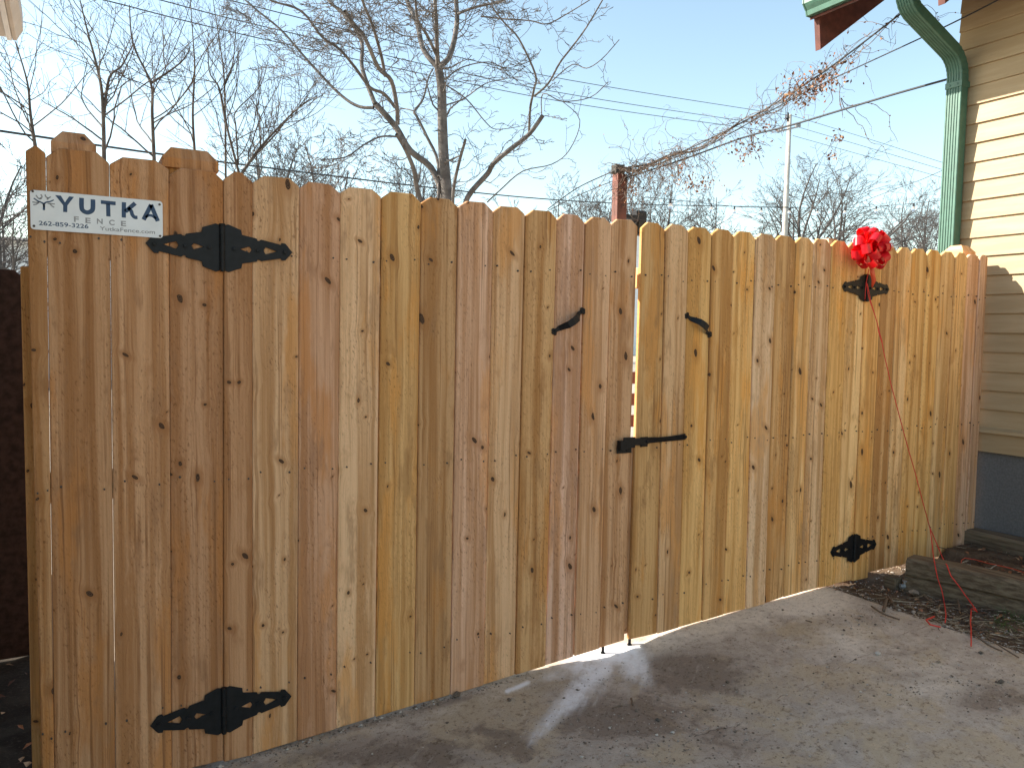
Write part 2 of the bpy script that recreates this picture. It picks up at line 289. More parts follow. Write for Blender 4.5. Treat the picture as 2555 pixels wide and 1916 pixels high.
# ================================================================== GROUND
def yard():
    R_ = 900; xs = [-R_, -60, -20, -9, -6, -3, -1, 1, 3, 5, 8, 14, 25, 60, R_]; ys = [-60, -12, -8, -4, -1, 1.5, 3.4, 5, 8, 14, 25, 60, 200, R_]
    v = [(x, y, -.11) for y in ys for x in xs]; n = len(xs)
    m = MB(); m.add(v, [(j*n+i, j*n+i+1, (j+1)*n+i+1, (j+1)*n+i) for j in range(len(ys)-1) for i in range(n-1)])
    props(m.build('ground', 'gravel_lot', origin=(0, 0, -.11)), 'pale gravelly ground sheet of the yards around the fence', kind='structure')
yard()
def slab():
    xs = np.concatenate([np.linspace(-.55-3, -.55, 8)[:-1], np.arange(-.55, 3.3999, .0125), [3.405, 3.42]])
    xs = xs[xs > -.055-.0]; ys = np.concatenate([np.linspace(-9, -1.85, 12)[:-1], np.arange(-1.85, .2, .0125), np.linspace(.2, 6, 10)])
    nx, ny = len(xs), len(ys); V = np.zeros((ny, nx, 3)); V[..., 0] = xs; V[..., 1] = ys[:, None]
    V[..., 2] = np.interp(V[..., 0], GX, GZ)
    for j in range(ny):
        w = mnoise.noise((ys[j]*2.2, 3.1, 0))*.03+mnoise.noise((ys[j]*14, 1, 0))*.006
        V[j, -2:, 0] += w
    V[:, -1, 2] -= .012
    P = V.reshape(-1, 3); F = [(j*nx+i, j*nx+i+1, (j+1)*nx+i+1, (j+1)*nx+i) for j in range(ny-1) for i in range(nx-1)]
    base = len(P); skirt = [(P[j*nx+nx-1][0]+.004, P[j*nx+nx-1][1], P[j*nx+nx-1][2]-.12) for j in range(ny)]
    F += [(j*nx+nx-1, base+j, base+j+1, (j+1)*nx+nx-1) for j in range(ny-1)]
    m = MB(); m.v = [tuple(map(float, q)) for q in P]+[tuple(map(float, q)) for q in skirt]; m.f = F
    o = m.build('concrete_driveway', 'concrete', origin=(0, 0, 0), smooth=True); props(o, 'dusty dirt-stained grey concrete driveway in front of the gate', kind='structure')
    px = proj(np.vstack([P, np.array(skirt)])); front = (np.vstack([P, np.array(skirt)])@np.array([0, 1, 0])) > -2.2
    def seg(a, b, rad, ra2=None, fade=0):
        a = np.array(a, float); b = np.array(b, float); d = b-a; t = np.clip(((px-a)@d)/(d@d), 0, 1); ds = np.linalg.norm(px-(a+t[:, None]*d), axis=1)
        rr = rad+(0 if ra2 is None else (ra2-rad)*t); return np.exp(-(ds/rr)**2)*(1-fade*t**1.4)
    def blob(c, rx, ry): return np.exp(-((px[:, 0]-c[0])/rx)**2-((px[:, 1]-c[1])/ry)**2)
    fan = [blob((1520, 1636), 100, 30), .8*blob((1580, 1660), 45, 45), .8*blob((1470, 1665), 75, 26), .8*seg((1266, 1724), (1318, 1702), 7)]
    for (a_, b_, w0, w1, k_) in (((1505, 1660), (1330, 1840), 26, 15, .85), ((1500, 1670), (1365, 1800), 18, 14, .55), ((1490, 1680), (1400, 1790), 16, 10, .45), ((1490, 1690), (1445, 1775), 14, 9, .6), ((1520, 1690), (1480, 1760), 14, 10, .4), ((1560, 1660), (1560, 1740), 22, 14, .4), ((1585, 1630), (1615, 1700), 22, 16, .85), ((1440, 1670), (1320, 1705), 18, 10, .5), ((1600, 1700), (1600, 1730), 14, 8, .4), ((1345, 1830), (1330, 1900), 14, 22, .22), ((1420, 1790), (1400, 1860), 30, 40, .2)):
        fan.append(k_*seg(a_, b_, w0*1.35, w1*1.9, .5))
    pw = np.max(fan, 0)
    pal = np.max([1.0*blob((1990, 1500), 150, 50), .65*seg((1640, 1600), (1900, 1530), 42), .4*seg((1210, 1730), (1430, 1660), 38), .55*blob((2120, 1600), 160, 60), .35*seg((650, 1890), (1150, 1765), 30), .5*blob((2300, 1700), 180, 70)], 0)  # pale patches on the slab, strongest by the gate's right corner
    gr = np.max([.75*blob((1720, 1680), 190, 75), .75*blob((1560, 1790), 260, 70), .65*blob((1000, 1880), 330, 60), .6*blob((1250, 1850), 150, 70), .7*blob((2280, 1690), 120, 22), .5*blob((1820, 1850), 200, 60), .6*blob((2480, 1740), 140, 60), .5*seg((640, 1880), (1180, 1735), 14)], 0)
    for nme, arr in (('powder', pw*front), ('pale_patch', pal*front), ('grime', gr*front)):
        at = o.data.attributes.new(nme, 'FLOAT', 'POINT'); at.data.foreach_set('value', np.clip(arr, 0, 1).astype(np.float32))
    return o
slab()
def bedz(x, y):
    n = mnoise.noise((x*5, y*5, .3))*.018+mnoise.noise((x*19, y*19, 1.3))*.008+mnoise.noise((x*60, y*60, 2.3))*.004
    b = gz(x)-.012
    if False: b += .03*max(0, min(1, (x-3.5)/.4))*max(0, min(1, (-y-.1)/.3))
    # raised terrace behind the retaining timber
    ex = 3.73+(-.20-y)*.265 if y < -.26 else 4.25
    t = max(0, min(1, (x-ex-.07)/.05))*max(0, min(1, (.03-y)/.05)); return b+n+t*(.205-b)
def bed():
    xs = np.concatenate([np.arange(3.36, 4.76, .025), [4.80]]); ys = np.concatenate([np.linspace(-7, -1.5, 14)[:-1], np.arange(-1.5, .5, .025), np.linspace(.5, 6, 12)])
    nx = len(xs); v = [(x, y, bedz(x, y) if x > 3.40 else bedz(x, y)-.03) for y in ys for x in xs]
    m = MB(); m.add(v, [(j*nx+i, j*nx+i+1, (j+1)*nx+i+1, (j+1)*nx+i) for j in range(len(ys)-1) for i in range(nx-1)])
    props(m.build('soil_bed', 'soil', origin=(0, 0, 0), smooth=True), 'brown soil bed between the driveway and the house', kind='structure')
    xs = np.arange(-3, -.05, .06); ys = np.arange(-.6, 2.6, .06); nx = len(xs)
    m = MB(); m.add([(x, y, -.06+mnoise.noise((x*5, y*5, 7))*.03+mnoise.noise((x*20, y*20, 7))*.012) for y in ys for x in xs], [(j*nx+i, j*nx+i+1, (j+1)*nx+i+1, (j+1)*nx+i) for j in range(len(ys)-1) for i in range(nx-1)])
    props(m.build('side_passage_soil', 'litter', origin=(0, 0, 0), smooth=True), 'dark leaf-strewn soil in the narrow passage beside the fence', kind='structure')
bed()

# ================================================================== FENCE AND GATES
TOPX = [63, 114, 273, 421, 558, 630, 748, 850, 953, 1052, 1144, 1231, 1312, 1391, 1462, 1527, 1594, 1603, 1661, 1718, 1777, 1832, 1886, 1938, 1988, 2031, 2076, 2119, 2163, 2203, 2241, 2276, 2315, 2350, 2384, 2415, 2446, 2465]
PTOP = [(80, 361), (184, 373), (345, 395), (478, 422), (595, 430), (685, 441), (799, 457), (902, 468), (1002, 482), (1100, 494), (1185, 504), (1273, 515), (1352, 526), (1425, 535), (1494, 542), (1558, 547), None, (1634, 555), (1689, 561), (1746, 567), (1801, 572), (1857, 578), (1910, 583), (1963, 588), (2010, 593), (2054, 597), (2099, 602), (2137, 605), (2183, 610), (2224, 616), (2262, 618), (2298, 621.5), (2333, 624), (2366, 628), (2398, 631), (2429, 634), (2455, 636)]
# picket tints: p pinkish, t tan, y honey, l pale, b brown; g, k golden with the siding's bounce light painted in
TINT = dict(p=(.71, .445, .285), t=(.72, .450, .245), y=(.66, .390, .165), l=(.75, .515, .305), b=(.57, .325, .150), r=(.64, .370, .200), n=(.54, .295, .145), m=(.58, .325, .168), g=(.80, .495, .195), k=(.81, .540, .260))
TONE = 'n n m n n t r t y b p t b p t r . y t g y g l y k l g k g y k g g k g p p'.split()
XT = [onp((x, np.interp(x, [p[0] for p in PTOP if p], [p[1] for p in PTOP if p])+14))[0] for x in TOPX]
XB = []
for i, (x, y) in enumerate(BOT):
    P = onp((x, y)); lean = (P[0]-XT[i])/(1.88-P[2]+1e-6); XB.append(XT[i]+lean*1.9)
def picket(i, parent):
    gap = .0003 if i < 4 else (.0004 if i < 7 else (.0010 if i < 11 else random.uniform(.0011, .0016))); a0, a1, b0, b1 = XT[i]+gap, XT[i+1]-gap, XB[i]+gap, XB[i+1]-gap
    zt = onp(PTOP[i])[2]; xm = (a0+a1)/2
    pb = onp(((BOT[i][0]+BOT[i+1][0])/2, (BOT[i][1]+BOT[i+1][1])/2)); zb = max(pb[2], gz(xm)+.004) if i > 3 else gz(xm)+.02
    if i >= 28: zb = gz(xm)+.028-.03*(i == 28)
    def xl(z): return a0+(b0-a0)*(zt-z)/1.9
    def xr(z): return a1+(b1-a1)*(zt-z)/1.9
    ch = min(.034, (a1-a0)*.36) if i not in (0, 36) else .022; cz = ch*.78; j = lambda s: random.uniform(-s, s)
    zbL = zb+(0 if i <= 3 else (max(onp(BOT[i])[2], gz(XT[i])+.004)-zb) if i < 28 else -.002); zbR = zb+(0 if i <= 3 else (max(onp(BOT[i+1])[2], gz(XT[i+1])+.004)-zb) if i < 28 else .002)
    if i in (14, 15, 17): zb += .004; zbL += .004; zbR += .004
    if i in (16, 17, 27, 28): zbL = zbR = zb
    poly = [(xl(zbL), zbL), (xr(zbR), zbR)]
    n = 7
    for k in range(1, n): z = zbR+(zt-cz-zbR)*k/n; poly.append((xr(z)-abs(j(.0005 if i < 8 else .0011)), z))
    poly += [(xr(zt-cz), zt-cz+j(.003)), (xr(zt)-ch+j(.003), zt+j(.002)), (xl(zt)+ch+j(.003), zt+j(.002)), (xl(zt-cz), zt-cz+j(.003))]
    for k in range(n-1, 0, -1): z = zbL+(zt-cz-zbL)*k/n; poly.append((xl(z)+abs(j(.0005 if i < 8 else .0011)), z))
    m = MB(); y0 = j(.0018)+(.0034 if i % 2 else 0); m.prism(poly, y0, y0+.0185)
    o = m.build('picket', 'cedar', parent, origin=(xm, 0, zb), bevel=.0026, seg=1)
    c = TINT[TONE[i]]; k = random.uniform(.93, 1.07); o.color = (c[0]*k, c[1]*k*random.uniform(.98, 1.02), c[2]*k*random.uniform(.95, 1.05), 1)
    return o
def woodbox(name, a, b, parent, tint='t', bevel=.003):
    o = box(name, a, b, 'cedar', parent, bevel=bevel); c = TINT[tint]; o.color = (*c, 1); return o
def nails(parent, ids, rows, seed):
    rr = random.Random(seed); m = MB()
    for i in ids:
        if i == 16: continue
        for zf in rows:
            for s in (0, 1):
                if rr.random() < .06: continue
                xm = (XT[i]+XT[i+1])/2; z = zf(xm)+rr.uniform(-.012, .012); f = (1.88-z)/1.9
                l = XT[i]+(XB[i]-XT[i])*f; r = XT[i+1]+(XB[i+1]-XT[i+1])*f; w = r-l
                x = l+w*(.17+rr.uniform(-.04, .04)) if s == 0 else r-w*(.17+rr.uniform(-.04, .04))
                q = 7; rad = rr.uniform(.0022, .0032); c = [(x+rad*math.cos(2*math.pi*k/q), -.0035, z+rad*1.25*math.sin(2*math.pi*k/q)) for k in range(q)]
                c2 = [(a, .004, b) for a, _, b in c]; m.add(c+c2, [tuple(range(q))]+[(k, k+q, (k+1) % q+q, (k+1) % q) for k in range(q)])
    props(m.build('nail_heads', 'nail', parent), kind='stuff')
zu = lambda x: 1.650; zu2 = lambda x: 1.660+.008*x if False else 1.655; zm = lambda x: .915; zl = lambda x: .175+.028*x
def cap(x0, x1, y0, y1, z, parent, hz=.030, sl=.038, ins=.03):
    m = MB(); m.box((x0, y0, z), (x1, y1, z+hz))
    m.add([(x0, y0, z+hz), (x1, y0, z+hz), (x1, y1, z+hz), (x0, y1, z+hz), (x0+ins, y0+ins, z+hz+sl), (x1-ins, y0+ins, z+hz+sl), (x1-ins, y1-ins, z+hz+sl), (x0+ins, y1-ins, z+hz+sl)],
          [(0, 1, 5, 4), (1, 2, 6, 5), (2, 3, 7, 6), (3, 0, 4, 7), (4, 5, 6, 7)])
    o = m.build('post_cap', 'cedar', parent, origin=((x0+x1)/2, y0, z)); o.color = (*TINT['m' if x0 < 1 else 't'], 1); return o

# hinge -------------------------------------------------------------------
HU = [(.007, .053), (.017, .056), (.053, .045), (.055, .034), (.096, .0275), (.099, .0225), (.104, .0225), (.109, .026), (.160, .0175), (.165, .0160), (.168, .0215), (.180, .0200), (.200, .0)]
KITE = [(.050, 0), (.076, .0072), (.082, 0), (.076, -.0072)]; KITE2 = [(.116, 0), (.122, .0085), (.155, 0), (.122, -.0085)]
def leaf_mesh(sgn, cx, cz, k, y0, y1, kz=1.0):
    bm = bmesh.new(); outer = HU[:-1]+[(.200, .0)]+[(u, -v) for u, v in reversed(HU[:-1])]
    loops = [outer, KITE, KITE2]; edges = []
    for lp in loops:
        vs = [bm.verts.new((cx+sgn*u*k, y0, cz+v*k*kz)) for u, v in lp]
        for a in range(len(vs)): edges.append(bm.edges.new((vs[a], vs[(a+1) % len(vs)])))
    r = bmesh.ops.triangle_fill(bm, use_beauty=True, use_dissolve=False, edges=edges)
    # drop triangles inside the kites
    def inside(p, poly):
        c = False; n = len(poly)
        for a in range(n):
            x1, y1_ = poly[a]; x2, y2 = poly[(a+1) % n]
            if (y1_ > p[1]) != (y2 > p[1]) and p[0] < (x2-x1)*(p[1]-y1_)/(y2-y1_)+x1: c = not c
        return c
    for f in list(bm.faces):
        c = f.calc_center_median(); u, v = (c.x-cx)*sgn/k, (c.z-cz)/(k*kz)
        if inside((u, v), KITE) or inside((u, v), KITE2): bm.faces.remove(f)
    ext = bmesh.ops.extrude_face_region(bm, geom=bm.faces[:]); 
    for v in [g_ for g_ in ext['geom'] if isinstance(g_, bmesh.types.BMVert)]: v.co.y = y1
    bmesh.ops.recalc_face_normals(bm, faces=bm.faces[:])
    return bm
def hexbolt(cx, y, cz, r, d):
    m = MB(); m.tube([(cx, y, cz), (cx, y-d*.3, cz)], r*1.45, 12); m.tube([(cx, y-d*.3, cz), (cx, y-d*.9, cz), (cx, y-d, cz)], [r, r, r*.82], 6); return m
def hinge(parent, pin, k, kz=1.0):
    cx, cz = pin; first = None
    for sgn in (-1, 1):
        bm = leaf_mesh(sgn, cx, cz, k, -.0055, -.0030, kz); me = bpy.data.meshes.new('hinge_strap'); o_ = np.array((cx, -.004, cz)); bm.transform(Matrix.Translation(Vector(-o_))); bm.to_mesh(me); bm.free()
        me.materials.append(M['black_metal']); o = bpy.data.objects.new('hinge', me) if first is None else bpy.data.objects.new('strap', me)
        if first is None:
            link(o, parent, o_); first = o; props(o, 'black decorative strap hinge with diamond cut-outs')
        else: link(o, first, o_)
        b = o.modifiers.new('bevel', 'BEVEL'); b.width = .0006; b.segments = 1; b.limit_method = 'ANGLE'
        for u in (.034, .099, .178):
            hexbolt(cx+sgn*u*k, -.0055, cz, .0058*k, .0065).build('bolt', 'black_metal', first)
    m = MB(); hh = .053*k*kz; n = 5
    for q in range(n):
        a = cz-hh+2*hh*q/n; b = cz-hh+2*hh*(q+1)/n; m.tube([(cx, -.009, a+.0006), (cx, -.009, b-.0006)], .0075*k, 14)
    m.tube([(cx, -.009, cz-hh-.003), (cx, -.009, cz+hh+.002)], .0052*k, 12); m.tube([(cx, -.009, cz+hh), (cx, -.009, cz+hh+.004)], .0088*k, 12)
    m.build('knuckle', 'black_metal', first, smooth=False)
    return first

# fixed panel on the left
fp = empty('fence_panel', (.15, 0, -.05), 'cedar fence panel with two capped posts beside the left gate hinges', 'fence')
for i in range(0, 4): picket(i, fp)
nails(fp, range(0, 4), [zu, zm, zl], 3)
for zr in (1.60, .87, .16): woodbox('rail', (XT[0]+.01, .0235, zr), (XT[4]-.03, .061, zr+.088), fp, 'y')
for (xa, xb, pt) in ((z_(1, 400, 180), z_(1, 758, 230), None), (z_(1, 1272, 300), z_(1, 1720, 360), None)):
    A = onp(xa, 1, .06); B = onp(xb, 1, .06); zc = (A[2]+B[2])/2-.024
    po = woodbox('post', (A[0]+.012, .0625, -.12), (B[0]-.012, .0625+(B[0]-A[0]-.024), zc), fp, 'y'); cap(A[0], B[0], .0505, .0505+(B[0]-A[0]), zc, po)
sb = woodbox('side_picket', (-.128, .10, -.06), (-.085, .20, 1.572), fp, 'y')

# left leaf
gl = empty('gate_leaf', (1.2, 0, .0), 'left cedar gate leaf hinged beside the name sign, latch bracket on its edge', 'gate', 'two leaves of the double gate')
for i in range(4, 16): picket(i, gl)
nails(gl, range(4, 16), [zu, zm, zl], 4)
for zr in (1.60, .87): woodbox('rail', (XT[4]+.02, .0235, zr), (XT[16]-.012, .061, zr+.088), gl, 'y')
woodbox('rail', (XT[4]+.02, .0235, .16), (XB[16]-.012, .061, .248), gl, 'y')
m = MB(); m.prism([(XT[4]+.05, .25), (XT[4]+.16, .25), (XT[16]-.05, .868), (XT[16]-.16, .868)], .025, .06); o = m.build('brace', 'cedar', gl, origin=(1.2, .04, .25)); o.color = (*TINT['y'], 1)
hinge(gl, (.424, 1.654), 1.11, 1.22); hinge(gl, (.419, .138), 1.11, 1.28)
# right leaf
gr_ = empty('gate_leaf', (2.9, 0, .05), 'right cedar gate leaf carrying the swinging latch bar, hinged near the house', 'gate', 'two leaves of the double gate')
for i in range(17, 28): picket(i, gr_)
nails(gr_, range(17, 28), [zu, zm, zl], 5)
for zr in (1.60, .87, .22): woodbox('rail', (XT[17]+.004+.03*(zr < 1), .0235, zr), (XT[28]-.03, .061, zr+.088), gr_, 'y')
m = MB(); m.prism([(XT[28]-.18, .31), (XT[28]-.07, .31), (XT[17]+.18, .868), (XT[17]+.07, .868)], .025, .06); o = m.build('brace', 'cedar', gr_, origin=(2.9, .04, .31)); o.color = (*TINT['y'], 1)
P0, P1 = onp((1566, 1300)), onp((1566, 1596)); o = woodbox('stop_board', (P1[0]-.06, .0215, P1[2]+.02), (P1[0]+.05, .0232, .93), gr_, 'r', 0)
hinge(gr_, (3.588, 1.662), .935, 1.35); hinge(gr_, (3.585, .297), .925, 1.45)
# fixed panel at the house
fr = empty('fence_panel', (4.1, 0, .1), 'cedar fence panel running up to the cream siding house', 'fence')
for i in range(28, 37): picket(i, fr)
nails(fr, range(28, 37), [zu, zm, lambda x: .33], 6)
for zr in (1.60, .87, .28): woodbox('rail', (XT[28]+.03, .0235, zr), (XT[37]-.005, .061, zr+.088), fr, 'y')
woodbox('post', (XT[28]-.035, .0625, .0), (XT[28]+.055, .1515, 1.84), fr, 'b')
A = onp(z_(5, 1612, 548), 1, .06); B = onp(z_(5, 1795, 560), 1, .06); zc = A[2]-.028
po = woodbox('post', (4.52, .0625, .0), (4.62, .1625, zc), fr, 'y'); cap(4.508, 4.632, .0505, .1745, zc, po)
A = onp(z_(5, 780, 470), 1, .06); po = woodbox('post', (XT[28]-.10, .153, .0), (XT[28]-.0, .25, 1.86), fr, 'y'); cap(XT[28]-.112, XT[28]+.012, .143, .26, 1.86, po)

# handles
def handle(parent, pa, pb):
    A, B = onp(pa), onp(pb); d = B-A; L = np.linalg.norm(d); d /= L; n = np.array([-d[2], 0, d[0]]); w = .0145
    prof = [(-.012, .0045), (.012, .0045), (.020, .006), (.048, .040), (L*.5-.0, .045), (L-.048, .040), (L-.020, .006), (L-.012, .0045), (L+.012, .0045)]
    wid = [.6, .55, .75, 1, 1.05, 1, .75, .55, .6]
    m = MB(); V = []
    for (s, h), k in zip(prof, wid):
        for q, dy in ((-1, 0), (1, 0), (1, .004), (-1, .004)): V.append(A+d*s+n*w*k*q+np.array([0, -h+dy, 0]))
    F = [(i*4+a, i*4+(a+1) % 4, (i+1)*4+(a+1) % 4, (i+1)*4+a) for i in range(len(prof)-1) for a in range(4)]+[(3, 2, 1, 0), tuple(range((len(prof)-1)*4, len(prof)*4))]
    m.add(V, F)
    for C, s in ((A, -1), (B, 1)):
        for an in (-1.15, 0, 1.15):
            e = d*s*math.cos(an)+n*math.sin(an); m.tube([C+d*s*.002+e*.009+np.array([0, -.0008, 0]), C+d*s*.002+e*.009+np.array([0, -.0046, 0])], .0078, 10)
    o = m.build('handle', 'black_metal', parent, origin=A, bevel=.0012); props(o, 'black bent-strap pull handle mounted diagonally')
    for C in (A, B): m = MB(); m.tube([C+np.array([0, -.0046, 0]), C+np.array([0, -.0075, 0]), C+np.array([0, -.0085, 0])], [.0055, .0052, .003], 10); m.build('screw', 'black_metal', o)
handle(gl, z_(4, 583, 1188), z_(4, 792, 1035)); handle(gr_, z_(4, 1628, 1072), z_(4, 1795, 1212))
# latch
def zl_(x, y): return (1350+x*500/2212, 1000+y*500/2212)
def latch():
    q = lambda x, y, yy=0: onp(zl_(x, y), 1, yy)
    a, b = q(830, 415), q(990, 570); m = MB(); m.box((a[0], -.0062, b[2]), (b[0], -.003, a[2]-.03)); m.box((a[0], -.006, a[2]-.045), (a[0]+.035, -.034, a[2]-.008)); m.box((a[0]+.018, -.03, a[2]-.04), (b[0], -.024, a[2]+.006))
    br = m.build('latch_bracket', 'black_metal', gl, bevel=.0015, origin=(a[0], 0, b[2]))
    for x in (860, 945): c = q(x, 545); m = MB(); m.tube([c+[0, -.006, 0], c+[0, -.009, 0]], .0048, 8); m.build('screw', 'black_metal', br)
    pts = [(895, 455, .020, 1.15, 0), (1010, 445, .020, 1.1, 0), (1120, 440, .018, 1.15, 0), (1180, 430, .012, 1, .3), (1260, 425, .012, .95, .5), (1400, 412, .013, .95, .5), (1520, 398, .012, 1, .3), (1575, 388, .008, 1, 0)]
    m = MB(); V = []
    C = [q(x, y) for x, y, *_ in pts]
    for i, (x, y, dy, k, tw) in enumerate(pts):
        d = C[min(i+1, 7)]-C[max(i-1, 0)]; d /= np.linalg.norm(d); n = np.array([-d[2], 0, d[0]]); n2 = n*math.cos(tw)+np.array([0, -1, 0])*math.sin(tw); t2 = np.cross(d, n2)
        for s, t in ((-1, -1), (1, -1), (1, 1), (-1, 1)): V.append(C[i]+np.array([0, -dy-.003, 0])+n2*.0135*k*s+t2*.002*t)
    m.add(V, [(i*4+a, i*4+(a+1) % 4, (i+1)*4+(a+1) % 4, (i+1)*4+a) for i in range(7) for a in range(4)]+[(3, 2, 1, 0), (28, 29, 30, 31)])
    a, b = q(1090, 400), q(1165, 500); m.box((a[0], -.0085, b[2]), (b[0], -.003, a[2]))
    la = m.build('latch_bar', 'black_metal', gr_, bevel=.001, origin=C[0])
    for x, y in ((1135, 440), (1555, 390)): c = q(x, y); m = MB(); m.tube([c+[0, -.008, 0], c+[0, -.026, 0], c+[0, -.029, 0]], [.0075, .0075, .005], 10); m.build('screw', 'black_metal', la)
latch()
# drop rods
for par, pp in ((gl, z_(8, 960, 772)), (gr_, z_(8, 1170, 722))):
    P = onp(pp, 1, .026); P[2] = gz(P[0]); m = MB(); m.tube([(P[0], P[1], P[2]-.05), (P[0], P[1], P[2]+.55)], .0068, 10); o = m.build('drop_rod', 'black_metal', par, smooth=True)
    m = MB(); m.tube([(P[0], P[1], P[2]-.01), (P[0], P[1], P[2]+.0035)], .0105, 12); m.build('floor_ferrule', 'black_metal', o)

# ================================================================== SIGN
def sign():
    YS = -.0062; q = lambda x, y, yy=YS: onp(z_(1, x, y), 1, yy)
    c = [q(233, 540), q(1281, 648), q(1286, 936), q(243, 856)]
    x0, x1 = (c[0][0]+c[3][0])/2, (c[1][0]+c[2][0])/2; z1, z0 = (c[0][2]+c[1][2])/2, (c[2][2]+c[3][2])/2; r = .009
    poly = []
    for (cx, cz, a0) in ((x0+r, z0+r, 180), (x1-r, z0+r, 270), (x1-r, z1-r, 0), (x0+r, z1-r, 90)):
        for k in range(5): a = math.radians(a0+k*22.5); poly.append((cx+r*math.cos(a), cz+r*math.sin(a)))
    t = empty('name_sign', (x0, YS, z0), 'white rectangular sign with navy lettering and a branching tree logo screwed to the cedar pickets', 'sign')
    m = MB(); m.prism(poly, YS, YS+.0022); m.build('plate', 'sign_white', t, bevel=.0005, seg=1)
    for x, y in ((258, 561), (1258, 666), (1262, 914), (268, 835)): P = q(x, y, YS); m = MB(); m.tube([P, P+[0, -.002, 0], P+[0, -.0028, 0]], [.0034, .0034, .002], 10); m.build('screw', 'nail', t)
    def stroke(m, pts, w, w2=None):
        P = [q(x, y, YS) for x, y in pts]; n = len(P); k = .1065e-3*3.16
        V = []
        for i in range(n):
            d = P[min(i+1, n-1)]-P[max(i-1, 0)]; d /= np.linalg.norm(d); nn = np.array([-d[2], 0, d[0]]); ww = (w if w2 is None else w+(w2-w)*i/(n-1))*k/2
            for s, dy in ((1, -.0004), (-1, -.0004), (-1, .0004), (1, .0004)): V.append(P[i]+nn*ww*s+np.array([0, dy-.0002, 0]))
        m.add(V, [(i*4+a, (i+1)*4+a, (i+1)*4+(a+1) % 4, i*4+(a+1) % 4) for i in range(n-1) for a in range(4)]+[(0, 1, 2, 3), tuple(range(4*n-1, 4*n-5, -1))])
    def arc(pts, n=7):   # smooth polyline (Catmull-Rom)
        out = []; p = [pts[0]]+list(pts)+[pts[-1]]
        for i in range(1, len(p)-2):
            for k in range(n):
                t_ = k/n; a, b, c_, d = (np.array(p[i+j], float) for j in (-1, 0, 1, 2)); out.append(tuple(.5*((2*b)+(-a+c_)*t_+(2*a-5*b+4*c_-d)*t_**2+(-a+3*b-3*c_+d)*t_**3)))
        return out+[pts[-1]]
    L = {}
    m = MB(); P = [(435, 592), (480, 596), (512, 650), (545, 602), (583, 606), (531, 674), (530, 727), (498, 724), (498, 672)]
    W_ = [q(*p, YS) for p in P]; m.prism([(w[0], w[2]) for w in reversed(W_)], YS-.0006, YS+.0002); m.build('letter', 'navy', t)
    m = MB(); stroke(m, arc([(643, 614), (644, 690), (657, 716), (688, 729), (719, 719), (732, 696), (733, 626)]), 36); m.build('letter', 'navy', t)
    m = MB(); stroke(m, [(795, 646), (912, 658)], 32); stroke(m, [(852, 660), (855, 760)], 33); m.build('letter', 'navy', t)
    m = MB(); stroke(m, [(977, 648), (976, 769)], 34); stroke(m, [(988, 722), (1066, 656)], 34); stroke(m, arc([(1010, 690), (1034, 718), (1044, 748), (1062, 766), (1084, 768)]), 30); m.build('letter', 'navy', t)
    m = MB(); stroke(m, [(1192, 668), (1132, 786)], 36); stroke(m, [(1190, 668), (1244, 797)], 36); stroke(m, arc([(1146, 768), (1172, 752), (1200, 755), (1230, 778)]), 22); m.build('letter', 'navy', t)
    m = MB(); stroke(m, arc([(346, 710), (346, 668), (330, 652), (298, 638), (266, 616)]), 17, 9); stroke(m, arc([(346, 690), (349, 662), (366, 648), (396, 642), (424, 630)]), 14, 9); lg = m.build('logo', 'navy', t)
    m = MB()
    for s in ([(322, 586), (331, 606), (312, 620)], [(284, 592), (298, 612), (312, 620), (330, 618)], [(356, 588), (362, 604), (380, 616), (400, 604)], [(372, 628), (382, 612)], [(256, 646), (286, 650), (310, 646)], [(262, 668), (286, 664), (306, 650)], [(376, 656), (404, 660), (432, 662)], [(392, 658), (410, 678), (428, 688)]): stroke(m, arc(s), 10)
    m.build('twigs', 'sign_grey', lg)
    def text(body, xa, xb, yb_a, yb_b, hpx, mat, off=.0):
        cu = bpy.data.curves.new('t', 'FONT'); cu.body = body; cu.size = 1; cu.offset = off; cu.extrude = 0; to = bpy.data.objects.new('t', cu); COL.objects.link(to)
        dg = bpy.context.evaluated_depsgraph_get(); me = bpy.data.meshes.new_from_object(to.evaluated_get(dg)); bpy.data.objects.remove(to)
        A, B = q(xa, yb_a, YS), q(xb, yb_b, YS); co = np.array([v.co[:] for v in me.vertices]); mn, mx = co.min(0), co.max(0); sx = (B[0]-A[0])/(mx[0]-mn[0]); sz = hpx*.00033/(mx[1] if not body.startswith('Yut') else .73)
        mm = MB(); mm.add([(A[0]+(v[0]-mn[0])*sx, YS-.0005, (A[2]+B[2])/2+v[1]*sz) for v in co], [tuple(p.vertices) for p in me.polygons]); bpy.data.meshes.remove(me)
        return mm.build('lettering', mat, t)
    for ch, xa, xb, yb in (('F', 583, 622, 800), ('E', 674, 715, 810), ('N', 764, 810, 816), ('C', 860, 904, 825), ('E', 954, 994, 834)): text(ch, xa, xb, yb, yb+4, 46, 'sign_grey', .025)
    text('262-859-3226', 306, 698, 824, 858, 37, 'navy', .012); text('YutkaFence.com', 786, 1222, 865, 901, 36, 'sign_grey', .010)
sign()

